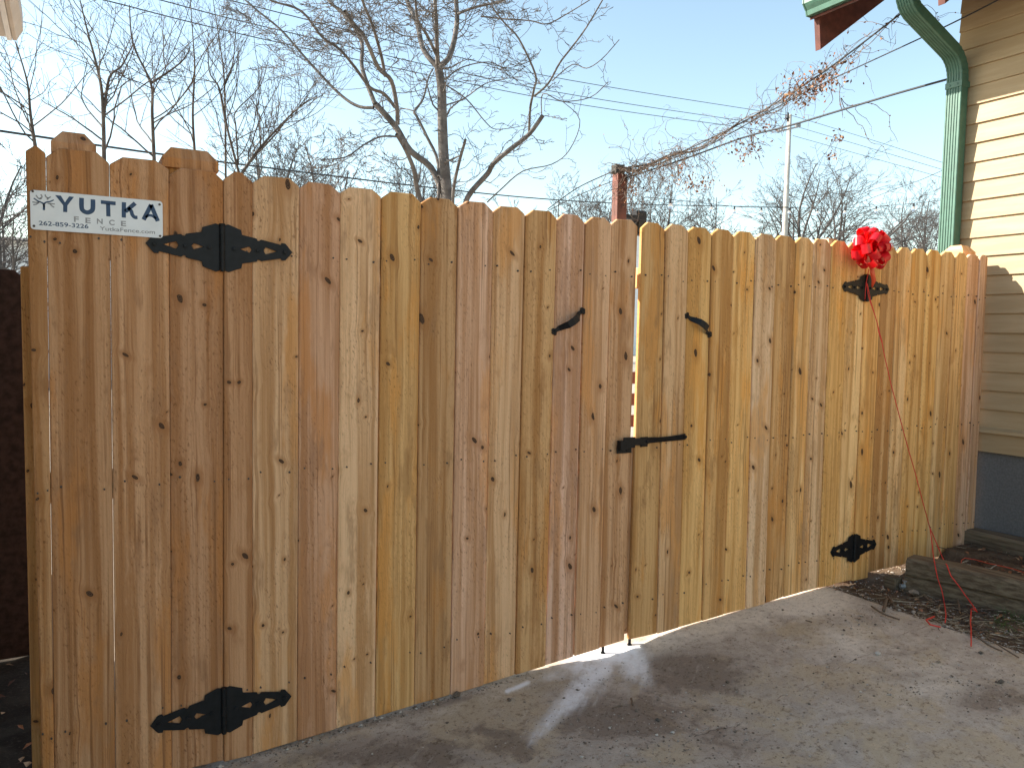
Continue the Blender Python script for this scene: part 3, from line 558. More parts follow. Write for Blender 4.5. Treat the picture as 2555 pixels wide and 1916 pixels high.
# ================================================================== BOW AND STRING
def bow():
    C = onp((2168, 621), 1, -.085); t = empty('gift_bow', C, 'shiny red pull bow stuck at the top of the fence above the hinge', 'bow')
    rr = random.Random(5); dirs = []
    for lat, n, L in ((-8, 7, .104), (24, 6, .114), (54, 5, .112), (84, 2, .10), (-38, 5, .085)):
        for k in range(n): dirs.append((lat+rr.uniform(-6, 6), 360*(k+.5*(lat % 2))/n+rr.uniform(-9, 9), L*rr.uniform(.92, 1.08)))
    for lat, lon, L in dirs:
        la, lo = math.radians(lat), math.radians(lon); d = np.array([math.cos(la)*math.cos(lo), -math.sin(la), math.cos(la)*math.sin(lo)])
        if d[1] > .45: d[1] = .45; d /= np.linalg.norm(d)
        up_ = np.array([0, -1.0, 0]) if abs(d[1]) < .8 else np.array([0, 0, 1.0])
        wv = np.cross(d, up_); wv /= np.linalg.norm(wv); tw = rr.uniform(-.35, .35); nv = np.cross(wv, d); wv, nv = wv*math.cos(tw)+nv*math.sin(tw), nv*math.cos(tw)-wv*math.sin(tw)
        N = 26; V = []
        for i in range(N+1):
            a = 2*math.pi*i/N; s = .5*(1-math.cos(a)); rad = L*s**.8; lat_ = .032*math.sin(a)*(.25+.75*s)*1.1; wid = .0225*(.22+.78*min(1, s*1.6))
            p = C+d*rad+nv*lat_; V += [p-wv*wid, p+wv*wid]
        m = MB(); m.add(V, [(2*i, 2*i+1, 2*i+3, 2*i+2) for i in range(N)]); o = m.build('ribbon_loop', 'red_ribbon', t)
        sm = o.modifiers.new('t', 'SOLIDIFY'); sm.thickness = .0006; sm.offset = 0
    # tail
    pts = [z_(5, 1005, 690), z_(5, 1010, 740), z_(5, 1020, 790), z_(5, 1005, 845)]; V = []
    for i, p in enumerate(pts):
        P = onp(p, 1, -.05+.008*i); w = [.018, .019, .018, .006][i]; V += [P-np.array([w, .006, 0]), P+np.array([w, -.006, .0])]
    m = MB(); m.add(V, [(2*i, 2*i+1, 2*i+3, 2*i+2) for i in range(3)]); o = m.build('ribbon_tail', 'orange_ribbon', t, smooth=True); s = o.modifiers.new('t', 'SOLIDIFY'); s.thickness = .0006
    # strings: fence height to the ground of the bed
    def strand(px3, r=.0022, name='string', mat='red_string'):
        P = [np.array(p, float) for p in px3]; out = []
        for i in range(len(P)-1):
            for k in range(5):
                f = k/5; q = P[i]*(1-f)+P[i+1]*f; L = np.linalg.norm(P[i+1]-P[i]); w = .006*min(1, L*4); q = q+np.array([mnoise.noise((q[2]*9, i, 1)), mnoise.noise((q[2]*9, i, 5)), mnoise.noise((q[2]*9, i, 9))])*w; out.append(q)
        out.append(P[-1]); m = MB(); m.tube(out, r, 5); m.build(name, mat, t, smooth=True)
    kn = onp(z_(7, 1470, 370), 1, -.19); end1 = onground(z_(7, 1840, 1030), .03); end2 = onground(z_(7, 1595, 1060), .02)
    top = onp(z_(5, 968, 800), 1, -.02); mid = onp(z_(5, 1090, 1280), 1, -.09); low = onp(z_(5, 1170, 1640), 1, -.14)
    strand([onp(z_(5, 990, 700), 1, -.05), top, onp(z_(5, 985, 890), 1, -.025), mid, low, kn]); strand([top+[.004, -.004, -.01], onp(z_(5, 1003, 940), 1, -.03), mid+[.002, -.003, 0]], .0018)
    strand([top, onp(z_(5, 958, 940), 1, -.019)], .002)
    def ont(x, y):
        d = ray(z_(7, x, y)); n = np.array([1.515, .375, 0]); return CAM+d*(((np.array([3.695, -.215, 0])-CAM)@n)/(d@n))
    strand([kn, onp(z_(7, 1570, 600), 1, -.24), onp(z_(7, 1605, 660), 2, .287), ont(1635, 745), ont(1700, 830), ont(1760, 920), end1, onground(z_(7, 1800, 1000), .02), onground(z_(7, 1792, 1150), .015), onground(z_(7, 1795, 1300), .012)], .0027)
    strand([kn, onp(z_(7, 1496, 560), 1, -.24), ont(1508, 640), ont(1530, 760), ont(1560, 850), ont(1580, 940), end2, onground(z_(7, 1590, 1115), .015)], .0025)
    strand([onground(z_(7, 1505, 1068), .02), onground(z_(7, 1440, 1095), .02), onground(z_(7, 1470, 1130), .025), onground(z_(7, 1555, 1150), .02)], .0035)
    T = lambda x, y: onp(z_(7, x, y), 2, .225)
    strand([T(1715, 665), T(1718, 625), T(1745, 606), T(1830, 620), T(1920, 645), T(2000, 662), T(2120, 690), T(2230, 725)], .0024, 'string', 'orange_ribbon')
bow()

# ================================================================== HOUSE ON THE RIGHT
XW = 4.75
def house():
    t = empty('cream_house', (XW, .28, .1), 'cream lap-sided house with green downspout and brown rafter tails', 'house')
    Y0, Y1 = -8.0, .285; rr = random.Random(9)
    box('wall_core', (XW+.012, Y0, .80), (XW+6, Y1-.01, 4.2), 'siding_cream', t)
    n = 0; z = 1.221-3*.1135
    while z < 4.05:
        m = MB(); j = rr.uniform(-.0012, .0012); zz = z+rr.uniform(-.0015, .0015)
        m.prism([(XW-.013+j, zz), (XW+.010, zz), (XW+.010, zz+.128), (XW+.002, zz+.128)], Y0, Y1); m.build('clapboard', 'siding_cream', t, origin=(XW, Y1, zz), bevel=.0012, seg=1); z += .1135
    m = MB(); m.prism([(XW-.020, .742), (XW+.012, .742), (XW+.012, .862), (XW-.020, .862)], Y0, Y1); sk = m.build('skirt_board', 'siding_cream', t, bevel=.002)
    m = MB(); m.prism([(XW-.048, .858), (XW+.012, .858), (XW+.012, .902), (XW-.044, .876)], Y0, Y1+.003); m.build('drip_cap', 'siding_cream', t, bevel=.002)
    box('foundation', (XW+.004, Y0, -.15), (XW+6, Y1-.02, .741), 'foundation_grey', t)
    # eave: rafters in the XZ plane, pitch .72
    pit = .72; ex, ez = 4.11, 3.196
    def rafter(y, name='rafter_tail'):
        m = MB(); xe = XW+.6; m.prism([(ex-.002, ez), (xe, ez+pit*(xe-ex)), (xe, ez+.235+pit*(xe-ex)), (ex-.03, ez+.213)], y-.02, y+.02); m.build(name, 'brown_paint', t, bevel=.002)
    for y in (.80, -.0, -.6, -1.2, -1.8, -2.4, -3.0, -3.6, -4.2): rafter(y)
    m = MB(); x2 = XW+3.2; z0 = ez+.236+pit*(-.03); m.prism([(ex-.06, z0-.02), (x2, z0+pit*(x2-ex+.03)+.0), (x2, z0+pit*(x2-ex+.03)+.05), (ex-.06, z0+.032)], Y0, .83); rf = m.build('roof', 'roof_shingle', t)
    m = MB(); m.prism([(ex-.058, z0-.036), (x2, z0+pit*(x2-ex+.03)-.014), (x2, z0+pit*(x2-ex+.03)-.002), (ex-.058, z0-.022)], Y0, .825); m.build('roof_boards', 'brown_paint', t)
    # K-style gutter
    gx0, gz0 = 3.985, 3.395
    pf = [(gx0+.11, gz0), (gx0+.035, gz0), (gx0+.028, gz0+.028), (gx0+.010, gz0+.05), (gx0, gz0+.065), (gx0, gz0+.088), (gx0+.012, gz0+.092), (gx0+.012, gz0+.085), (gx0+.006, gz0+.082)]
    m = MB(); V = [(x, y, z) for y in (Y0, .82) for x, z in pf]; nn = len(pf); F = [(i, i+1, nn+i+1, nn+i) for i in range(nn-1)]; b = len(V)
    V += [(gx0+.11, Y0, gz0+.1), (gx0+.11, .82, gz0+.1)]; F += [(0, nn, b+1, b)]; m.add(V, F); go = m.build('gutter', 'downspout_green', t); s = go.modifiers.new('t', 'SOLIDIFY'); s.thickness = .002
    m = MB(); m.prism([(x, z) for x, z in [(gx0+.11, gz0-.003), (gx0+.033, gz0-.003), (gx0+.025, gz0+.028), (gx0+.007, gz0+.05), (gx0-.004, gz0+.065), (gx0-.004, gz0+.092), (gx0+.11, gz0+.103)][::-1]], .82, .828); m.build('end_cap', 'downspout_green', go)
    # downspout: rectangular section swept in the XZ plane; wide ribbed face looks to -X
    ya, yb = .205, .303; D = .07
    def ring(P, d):
        n = np.array([d[2], 0, -d[0]]); V = []; prof = []; ribs = 5; w = yb-ya
        prof.append((ya+.004, 0)); 
        for k in range(ribs):
            c = ya+w*(k+1)/(ribs+1); prof += [(c-.006, 0), (c-.003, .0045), (c+.003, .0045), (c+.006, 0)]
        prof += [(yb-.004, 0), (yb, .004), (yb, D-.004), (yb-.004, D), (ya+.004, D), (ya, D-.004), (ya, .004)]
        return [P+np.array([0, y, 0])+n*(-D/2+o_) for y, o_ in prof]
    def sweep(path, name, par, crimp=False):
        m = MB(); R_ = []; N = len(path)
        for i, P in enumerate(path):
            d = path[min(i+1, N-1)]-path[max(i-1, 0)]; d /= np.linalg.norm(d); r_ = ring(P, d)
            if crimp:
                c = sum(r_)/len(r_); s_ = 1.012 if i % 2 else .975; r_ = [c+(q-c)*s_ for q in r_]
            R_.append(r_)
        k = len(R_[0]); m.add([q for r_ in R_ for q in r_], [(i*k+a, (i+1)*k+a, (i+1)*k+(a+1) % k, i*k+(a+1) % k) for i in range(N-1) for a in range(k)]); return m.build(name, 'downspout_green', par)
    xc = XW-.055; zc = 2.98
    p = lambda x, z: np.array([x, 0, z], float)
    low = [p(xc, .5), p(xc, 1.2), p(xc, 2.0), p(xc, zc-.02)]; ds = sweep(low, 'downspout', t); props(ds, 'green ribbed metal downspout')
    e1 = [p(xc, zc-.03)]+[p(xc-.16+.16*math.cos(a), zc+.0+.16*math.sin(a)) for a in np.linspace(0, math.radians(68), 13)]; sweep(e1, 'elbow', ds, True)
    a_ = e1[-1]; dd = np.array([-math.sin(math.radians(68)), 0, math.cos(math.radians(68))]); bq = np.array([4.27, 0, 0]); L = (a_[0]-4.245)/-dd[0]; e2s = a_+dd*L
    sweep([a_-dd*.02, a_+dd*L*.5, e2s], 'offset_pipe', ds)
    cen = e2s+.12*np.array([math.cos(math.radians(68)), 0, math.sin(math.radians(68))]); e2 = [cen+.12*np.array([-math.cos(math.radians(68)-b_), 0, -math.sin(math.radians(68)-b_)]) for b_ in np.linspace(-.05, math.radians(68), 11)]
    sweep(e2, 'elbow', ds, True); top = e2[-1]; sweep([top-p(0, .01), p(top[0], 3.42)], 'outlet_pipe', ds)
    m = MB()
    for zz in (zc-.045,):
        for yy in (ya+.025, yb-.025): m.tube([(xc-D/2-.001, yy, zz), (xc-D/2-.006, yy, zz)], .006, 8)
        m.box((xc-D/2-.0025, ya-.003, zz-.018), (xc+D/2+.01, yb+.003, zz+.018))
    m.build('strap', 'downspout_green', ds, bevel=.001)
house()

# landscape timbers
def timb(a, b, w, h, z, label, grp=None):
    a, b = np.array(a, float), np.array(b, float); d = (b-a)/np.linalg.norm(b-a); n = np.array([-d[1], d[0]]); N = 10; m = MB(); V = []
    prof = [(0, .008), (.008, 0), (w-.008, 0), (w, .008), (w, h-.014), (w-.014, h), (.014, h), (0, h-.014)]
    for i in range(N+1):
        P = a+(b-a)*i/N
        for k, (o_, q) in enumerate(prof): s = mnoise.noise((i*.7, k, z*9))*.004; V.append((P[0]+n[0]*(o_+s), P[1]+n[1]*(o_+s), z+q+s))
    m.add(V, [(i*8+k, i*8+(k+1) % 8, (i+1)*8+(k+1) % 8, (i+1)*8+k) for i in range(N) for k in range(8)]+[tuple(range(7, -1, -1)), tuple(range(N*8, N*8+8))])
    o = m.build('landscape_timber', 'old_timber', origin=(a[0], a[1], z)); props(o, label, 'timber', grp); return o
timb((3.715, -.215), (4.115, -1.75), .13, .090, .192, 'weathered landscape timber, upper of the stack edging the soil bed')
timb((3.722, -.205), (4.122, -1.75), .12, .110, .081, 'dark damp landscape timber, lower of the stack edging the soil bed')
timb((4.60, .015), (4.60, -1.9), .125, .095, .190, 'greyish landscape timber lying along the house foundation')
def spigot():
    P = onground(z_(7, 1230, 840)); x, y, z = P
    m = MB(); m.box((x-.03, y+.005, z-.02), (x+.035, y+.07, z+.05)); o = m.build('wood_stub', 'old_timber', origin=(x, y, z), bevel=.006); props(o, 'short dark wooden stub beside the pipe valve at the fence foot', 'stub')
    m = MB(); m.tube([(x-.01, y-.01, z+.012), (x+.05, y-.035, z+.014)], .011, 10); t = m.build('pipe_valve', 'galv', origin=(x, y, z)); props(t, 'small grey pipe valve lying in the soil at the timber end', 'valve')
    m = MB(); m.tube([(x+.04, y-.031, z+.013), (x+.068, y-.042, z+.015)], .017, 8); m.build('nut', 'galv', t)
    m = MB(); m.tube([(x+.012, y-.02, z+.02), (x+.012, y-.02, z+.038)], .007, 8); m.tube([(x+.012, y-.02, z+.038), (x+.012, y-.02, z+.044)], .013, 8); m.build('handle', 'galv', t)
spigot()

# ================================================================== LEFT SIDE
def left_side():
    YE = 1.5; A = onp((38, 105), 1, YE); B = onp((58, 85), 1, YE)
    t = empty('beige_house', (-1, YE, 0), 'beige house whose eave corner juts over the fence end', 'house')
    ex, ezz = B[0], A[2]
    box('wall', (-5.0, -1.3, -.1), (-.62, YE-.35, 2.75), 'soffit_beige', t)
    box('soffit', (-.9, -1.6, ezz+.012), (ex-.06, YE-.004, ezz+.03), 'soffit_beige', t)
    box('fascia', (ex-.062, -1.6, ezz+.0), (ex-.042, YE, ezz+.17), 'house_white', t, bevel=.003)
    m = MB(); pf = [(ex-.041, ezz+.005), (ex-.025, ezz+.004), (ex-.012, ezz+.03), (ex, ezz+.05), (ex, ezz+.13), (ex-.041, ezz+.135)]; m.prism(pf, -1.6, YE-.002); m.build('gutter', 'soffit_beige', t, bevel=.003)
    m = MB(); m.prism([(ex-.02, ezz+.172), (-2.8, ezz+1.0), (-2.8, ezz+1.05), (ex-.01, ezz+.20)][::-1], -1.6, YE+.02); m.build('roof', 'roof_shingle', t)
    m = MB(); m.prism([(-2.8, ezz+1.0), (-5.4, ezz+.172), (-5.4, ezz+.2), (-2.8, ezz+1.05)], -1.6, YE+.02); m.build('roof', 'roof_shingle', t)
    m = MB(); m.prism([(-5, 2.7), (-.62, 2.7), (-2.8, ezz+.98)], YE-.38, YE-.355); m.build('gable', 'soffit_beige', t)
    # old dark fence
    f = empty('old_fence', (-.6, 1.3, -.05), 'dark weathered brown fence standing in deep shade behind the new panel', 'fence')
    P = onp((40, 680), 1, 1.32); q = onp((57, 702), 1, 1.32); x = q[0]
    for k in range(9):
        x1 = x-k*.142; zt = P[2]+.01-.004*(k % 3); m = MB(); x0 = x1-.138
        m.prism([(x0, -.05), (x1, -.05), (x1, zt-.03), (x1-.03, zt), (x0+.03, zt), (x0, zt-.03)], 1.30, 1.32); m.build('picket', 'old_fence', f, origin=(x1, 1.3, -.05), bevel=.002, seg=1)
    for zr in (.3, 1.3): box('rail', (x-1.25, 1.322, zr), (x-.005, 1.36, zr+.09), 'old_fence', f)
left_side()

# ================================================================== TREES
class Tree:
    def __init__(s, seed): s.r = random.Random(seed); s.tr = MB(); s.cr = MB(); s.count = 0
    def wig(s, p0, d, L, seg, wob, lift=0.0):
        pts = [np.array(p0, float)]; d = np.array(d, float); d /= np.linalg.norm(d)
        for i in range(seg):
            d = d+np.array([s.r.gauss(0, wob) for _ in range(3)])+np.array([0, 0, lift]); d /= np.linalg.norm(d); pts.append(pts[-1]+d*L/seg)
        return pts
    def perp(s, d, ang):
        d = d/np.linalg.norm(d); a = np.cross(d, [s.r.gauss(0, 1) for _ in range(3)]); a /= np.linalg.norm(a)+1e-9; return d*math.cos(ang)+a*math.sin(ang)
    def grow(s, pts, r0_, r1_, lev, spec):
        n = len(pts); big = r0_ > spec.get('big', .02); rad = [r0_+(r1_-r0_)*i/(n-1) for i in range(n)]
        (s.tr if big else s.cr).tube(pts, rad, 7 if r0_ > .05 else (5 if big else 3), cap=False)
        if lev >= len(spec['n']): return
        L = sum(np.linalg.norm(pts[i+1]-pts[i]) for i in range(n-1)); k = spec['n'][lev]; k = max(1, int(k*s.r.uniform(.75, 1.25)))
        for j in range(k):
            f = spec.get('from', .25)+(1-spec.get('from', .25))*(j+s.r.random())/k; q = f*(n-1); i = min(n-2, int(q)); p = pts[i]*(1-(q-i))+pts[i+1]*(q-i); d = pts[i+1]-pts[i]; d = d/np.linalg.norm(d)
            a = math.radians(spec['ang'][lev]*s.r.uniform(.7, 1.3)); nd = s.perp(d, a); nd = nd*np.array(spec.get('flat', (1, 1, 1))); nd[2] += spec.get('up', .0); nd /= np.linalg.norm(nd)
            LL = L*spec['len'][lev]*s.r.uniform(.6, 1.25)*((1.15-.55*f) if not (spec.get('low') and lev == 0) else (1.20-.85*f)); rr = max(spec.get('rmin', .0012), (r0_+(r1_-r0_)*f)*spec['rad'][lev])
            s.grow(s.wig(p, nd, LL, spec['seg'][lev], spec['wob'], spec.get('lift', 0)), rr, max(spec.get('rmin', .0012)*.7, rr*.4), lev+1, spec)
    def done(s, name, base, label, group, mat):
        t = empty(name, base, label, 'tree', group)
        if s.tr.v: s.tr.build('trunk', mat, t, smooth=True)
        if s.cr.v: s.cr.build('crown', mat, t, smooth=True)
        return t
def cr_(pts, n=5):
    out = []; p = [pts[0]]+list(pts)+[pts[-1]]
    for i in range(1, len(p)-2):
        for k in range(n): t_ = k/n; a, b, c, d = p[i-1], p[i], p[i+1], p[i+2]; out.append(.5*((2*b)+(-a+c)*t_+(2*a-5*b+4*c-d)*t_**2+(-a+3*b-3*c+d)*t_**3))
    return out+[pts[-1]]
def main_tree():
    T = Tree(11); Y = 6.5; rr = random.Random(3)
    o3 = lambda x, y: (600+x*S7, y*S7)
    o4 = lambda x, y: (1200+x*S7, y*S7)
    def limb(pp, w0, w1, dy=0, lev=0, spec=None):
        P = [onp(q, 1, Y+dy*(i/(len(pp)-1))) for i, q in enumerate(pp)]; P = cr_(P, 4); sc_ = (P[0]-CAM)@fw/FPX; T.grow(P, w0*sc_/2, w1*sc_/2, lev, spec); return P
    base = onp((1115, 545), 1, Y); root = [onp((1140, 840), 1, Y), onp((1132, 640), 1, Y), onp((1122, 500), 1, Y)]
    sp = dict(n=[17, 7, 4], ang=[62, 50, 45], len=[.40, .50, .50], rad=[.24, .5, .55], seg=[14, 9, 6], wob=.19, flat=(1.25, 1.25, .5), up=.12, lift=.01, big=.016, rmin=.0036)
    spb = dict(sp); spb['n'] = [15, 7, 4]
    sc_ = (base-CAM)@fw/FPX; T.tr.tube([np.array([base[0]+.12, Y, -.15]), np.array([base[0]+.1, Y, .6]), onp((1130, 640), 1, Y), onp((1122, 560), 1, Y)], [60*sc_/2, 48*sc_/2, 44*sc_/2, 38*sc_/2], 9)
    # central leader, forking at (1097, 175)
    limb([(1125, 600), o3(1625, 1500), o3(1600, 1200), o3(1590, 900), o3(1585, 700), o3(1560, 530)], 30, 20, 0, 0, dict(sp, n=[6, 6, 3], len=[.30, .42, .4]))
    limb([o3(1560, 540), o3(1440, 390), o3(1390, 180), o3(1310, 0), (1005, -70), (985, -170)], 15, 9, .9, 0, sp)
    limb([o3(1560, 540), o3(1550, 380), o3(1545, 180), o3(1535, 0), (1083, -120)], 13, 8, -.6, 0, spb)
    limb([o3(1560, 530), o3(1650, 440), o3(1705, 200), o3(1700, 0), (1130, -90), (1120, -200)], 16, 9, .2, 0, sp)
    limb([o3(1715, 110), o3(1850, 60), o3(2080, 0), (1330, -50)], 8, 4, -.8, 0, spb)
    limb([o3(1560, 470), o3(1470, 280), o3(1400, 170), o3(1380, 0)], 9, 5, -1, 0, spb)
    # left main limb
    limb([(1120, 560), o3(1590, 1520), o3(1500, 1320), o3(1340, 1190), o3(1230, 1010), o3(1110, 870), o3(1060, 820)], 17, 15, .4, 0, dict(sp, n=[5, 5, 3], len=[.25, .4, .4]))
    limb([o3(1060, 820), o3(960, 540), o3(955, 330), o3(830, 130), o3(690, 0), (790, -70)], 12, 7, .8, 0, sp)
    limb([o3(1050, 850), o3(930, 840), o3(800, 760), o3(620, 580), o3(460, 400), o3(310, 230), o3(100, 60), (590, -20)], 9, 4, 1.2, 0, sp)
    limb([o3(1240, 980), o3(1235, 850), o3(1190, 640), o3(1090, 540), o3(980, 300), o3(900, 200), o3(820, 90)], 12, 8, -.8, 0, sp)
    limb([o3(1140, 600), o3(1110, 440), o3(1040, 200), o3(960, 0), (890, -80)], 9, 5, -1.3, 0, spb)
    limb([o3(1220, 850), o3(1130, 740), o3(1020, 690), o3(900, 530), o3(780, 390), o3(640, 290), o3(480, 90), o3(250, 10), (640, -20)], 9, 4, -.4, 0, sp)
    limb([(1062, 545), o3(1390, 1480), o3(1370, 1350), o3(1300, 1180), o3(1230, 1060)], 14, 9, -.5, 0, dict(sp, n=[4, 5, 3], len=[.5, .4, .4]))
    limb([o3(1230, 1080), o3(1100, 1080), o3(960, 1150), o3(830, 1240), o3(640, 1260)], 6, 3, -1.0, 0, spb)
    limb([(1092, 540), o3(1560, 1300), o3(1470, 1080), o3(1390, 920), o3(1370, 880), o3(1440, 780), o3(1480, 620), o3(1520, 540)], 9, 4, .8, 0, spb)
    limb([o3(1380, 880), o3(1270, 860), o3(1130, 910), o3(1000, 970)], 4, 2, 1.3, 0, dict(sp, n=[8, 4]))
    # right limbs
    limb([(1130, 545), o3(1680, 1500), o3(1720, 1300), o3(1775, 1100)], 10, 7, -.6, 0, dict(sp, n=[7, 5, 3], len=[.9, .4, .4]))
    limb([(1155, 560), o3(1790, 1560), o3(1950, 1370), o4(100, 1290), o4(230, 1180), o4(380, 1060), o4(490, 910)], 15, 10, -.9, 0, dict(sp, n=[9, 6, 3], len=[.42, .4, .4]))
    limb([o4(380, 1040), o4(390, 850), o4(420, 700), o4(430, 590), o4(300, 310), o4(190, 190), o4(90, 60)], 7, 3, -1.2, 0, spb)
    limb([o4(420, 760), o4(530, 660), o4(620, 500), o4(720, 370), o4(830, 220), o4(960, 0)], 6, 3, -1.5, 0, dict(sp, n=[9, 4], len=[.3, .35]))
    limb([o4(560, 640), o4(720, 510), o4(830, 540), o4(950, 470), o4(1090, 315)], 3.5, 2, -1.5, 0, dict(sp, n=[5, 2], len=[.3, .35]))
    limb([o4(0, 130), o4(180, 150), o4(390, 165), o4(520, 190), o4(680, 110), o4(860, 0)], 5, 2.5, -1.5, 0, dict(sp, n=[9, 4], len=[.3, .35]))
    limb([o4(480, 900), o4(490, 740), o4(640, 800), o4(860, 770), o4(1000, 650)], 3.5, 2, -1.2, 0, dict(sp, n=[6, 3], len=[.3, .35]))
    limb([(1215, 505), o4(150, 1500), o4(330, 1350), o4(560, 1295), o4(700, 1180), o4(780, 950), o4(640, 800)], 4.5, 2, -.6, 0, dict(sp, n=[7, 3], len=[.28, .35]))
    for q in ([o3(1610, 630), o3(1750, 530), o3(1960, 490), o4(200, 540), o4(400, 480)], [o3(1620, 830), o3(1760, 780), o3(1900, 680), o4(100, 640), o4(330, 600)], [o3(1600, 660), o3(1780, 780), o3(1930, 960), o4(120, 1020), o4(300, 1000)]):
        limb(q, 4.5, 2, rr.uniform(-1, 1), 0, dict(sp, n=[11, 5], len=[.35, .4]))
    T.done('bare_tree', (base[0]+.12, Y, -.12), 'large leafless grey-barked tree with many wavy limbs behind the gate', None, 'bark_grey')
main_tree()
def saplings():
    o1 = lambda x, y: (x*S7, y*S7)
    data = [([(86, 700), o1(275, 1140), o1(240, 900), o1(215, 650), o1(120, 330)], 8, 8.5, 'slim leafless sapling rising behind the far left picket with spreading twigs'),
            ([(262, 700), o1(820, 1250), o1(815, 950), o1(800, 700), o1(750, 470), o1(690, 250), o1(630, 0)], 9, 8.0, 'leafless sapling with forked clustered top behind the first capped post'),
            ([(388, 700), o1(1215, 1250), o1(1200, 900), o1(1190, 660), o1(1050, 350), o1(1020, 40)], 8, 8.6, 'leafless sapling splitting into a wide fork between the two capped posts'),
            ([(487, 700), o1(1535, 1200), o1(1520, 900), o1(1535, 550), o1(1525, 350), o1(1500, 0)], 6, 9.2, 'thin budded sapling with one straight upright stem behind the second capped post'),
            ([(563, 700), o1(1780, 1400), o1(1770, 660), o1(1730, 330), o1(1680, 0)], 5, 9.6, 'slender upright sapling whose twin stems run past the top of the sky'),
            ([(606, 720), o1(1880, 1350), o1(1790, 1000), o1(1730, 700), o1(1650, 560), o1(1640, 250)], 6, 9.0, 'low-forked budded sapling spreading a V above the narrow picket'),
            ([(604, 725), o1(1920, 1350), o1(2040, 1180), o1(2212, 990), (745, 270), (790, 240)], 7, 8.8, 'dark sapling leaning right, its side shoots upright, next to the big tree')]
    for i, (pp, w, Y, lab) in enumerate(data):
        T = Tree(40+i); P = [onp(q, 1, Y) for q in pp[1:]]; b0 = P[0]+(P[0]-P[1])/np.linalg.norm(P[0]-P[1])*.3; P = [np.array([b0[0]*.5+onp(pp[0], 1, Y)[0]*.5, Y, -.12]), b0]+cr_(P, 5); s = (P[0]-CAM)@fw/FPX
        up_ = .55 if i < 3 else (.5 if i < 6 else 1.3)
        sp = dict(n=[19, 5, 3] if i < 3 else [19, 5, 2], ang=[62, 48, 50], len=[.30, .45, .32], rad=[.5, .55, .6], seg=[10, 6, 3], wob=.11, up=up_*.4, lift=.03 if i < 3 else .05, big=.012, rmin=.0026); sp['from'] = .10; sp['low'] = 1
        T.grow(P, w*s/2*1.25, w*s/2*.3, 0, sp)
        if i == 1: T.grow(cr_([onp(q, 1, Y) for q in (o1(815, 950), o1(860, 620), o1(960, 520), o1(1050, 350))]), .02, .006, 0, sp)
        if i == 2: T.grow(cr_([onp(q, 1, Y) for q in (o1(1190, 660), o1(1420, 500), o1(1500, 380))]), .016, .005, 0, sp)
        if i == 4: T.grow(cr_([onp(q, 1, Y) for q in (o1(1775, 660), o1(1830, 520), o1(1855, 300), o1(1865, 60))]), .012, .004, 0, sp)
        if i == 5: T.grow(cr_([onp(q, 1, Y) for q in (o1(1880, 1300), o1(1860, 1000), o1(1860, 880), o1(2050, 680), o1(2120, 450))]), .014, .004, 0, sp)
        # budded tips
        cb = T.cr; rr = random.Random(i)
        T.done('sapling', (P[0][0], Y, -.12), lab, 'saplings behind the left fence panel', 'bark_dark')
saplings()
def far_trees():
    rows = [  # px of crown centre, crown-top y, distance Y, label
        (-30, 380, 15, 'tangled grey leafless bush tree past the far left picket', 1.1), (30, 520, 13, 'low dense thicket tree with bright dead twigs left of the sign', 1.6),
        (700, 392, 34, 'fuzzy far tree just right of the leaning sapling', 1.0), (830, 400, 36, 'fuzzy far tree between the saplings and the big tree', 1.0), (960, 420, 38, 'hazy far tree under the left limbs of the big tree', .9),
        (1440, 470, 46, 'small rounded far tree standing left of the reddish post', 1.0), (1530, 500, 50, 'far tree tucked right behind the reddish post', 1.0),
        (1680, 505, 48, 'far tree under the hanging vine clusters', 1.0), (1800, 520, 52, 'far tree just left of the utility pole', 1.0),
        (1985, 452, 46, 'dark branching tree right behind the utility pole', 1.3), (2110, 462, 47, 'wide-limbed far tree between the utility pole and the bow', 1.3), (2270, 490, 45, 'wind-swept far tree between the bow and the downspout', 1.3), (2340, 520, 50, 'thin far tree half hidden by the green downspout', 1.0)]
    for i, (x, yt, Y, lab, spread) in enumerate(rows):
        T = Tree(90+i); top = onp((x, yt), 1, Y); h = top[2]+.12; b = np.array([top[0], Y, -.12]); trunk = T.wig(b, (T.r.uniform(-.1, .1), T.r.uniform(-.1, .1), 1), h*.42, 5, .06)
        sp = dict(n=[6, 6, 5, 4], ang=[42, 46, 44, 40], len=[.75, .55, .50, .45], rad=[.5, .5, .5, .6], seg=[7, 6, 4, 3], wob=.13, lift=.03, big=.05, rmin=.0125*Y/40+.001); sp['from'] = .35; sp['flat'] = (spread, spread, 1)
        r = .020*h; T.grow(trunk, r, r*.75, 4, sp)
        for k in range(8):
            d = T.perp(np.array([0, 0, 1.]), math.radians(T.r.uniform(8, 55)*spread)); p = trunk[-1-T.r.randint(0, 2)]
            L = h*.64*T.r.uniform(.8, 1.08); T.grow(T.wig(p, d, L, 8, .09, .05), r*.6, r*.12, 1, dict(sp, n=[0, 11, 6, 5]))
        T.done('far_tree', b, lab, 'leafless trees far beyond the fence', 'bark_far')
far_trees()

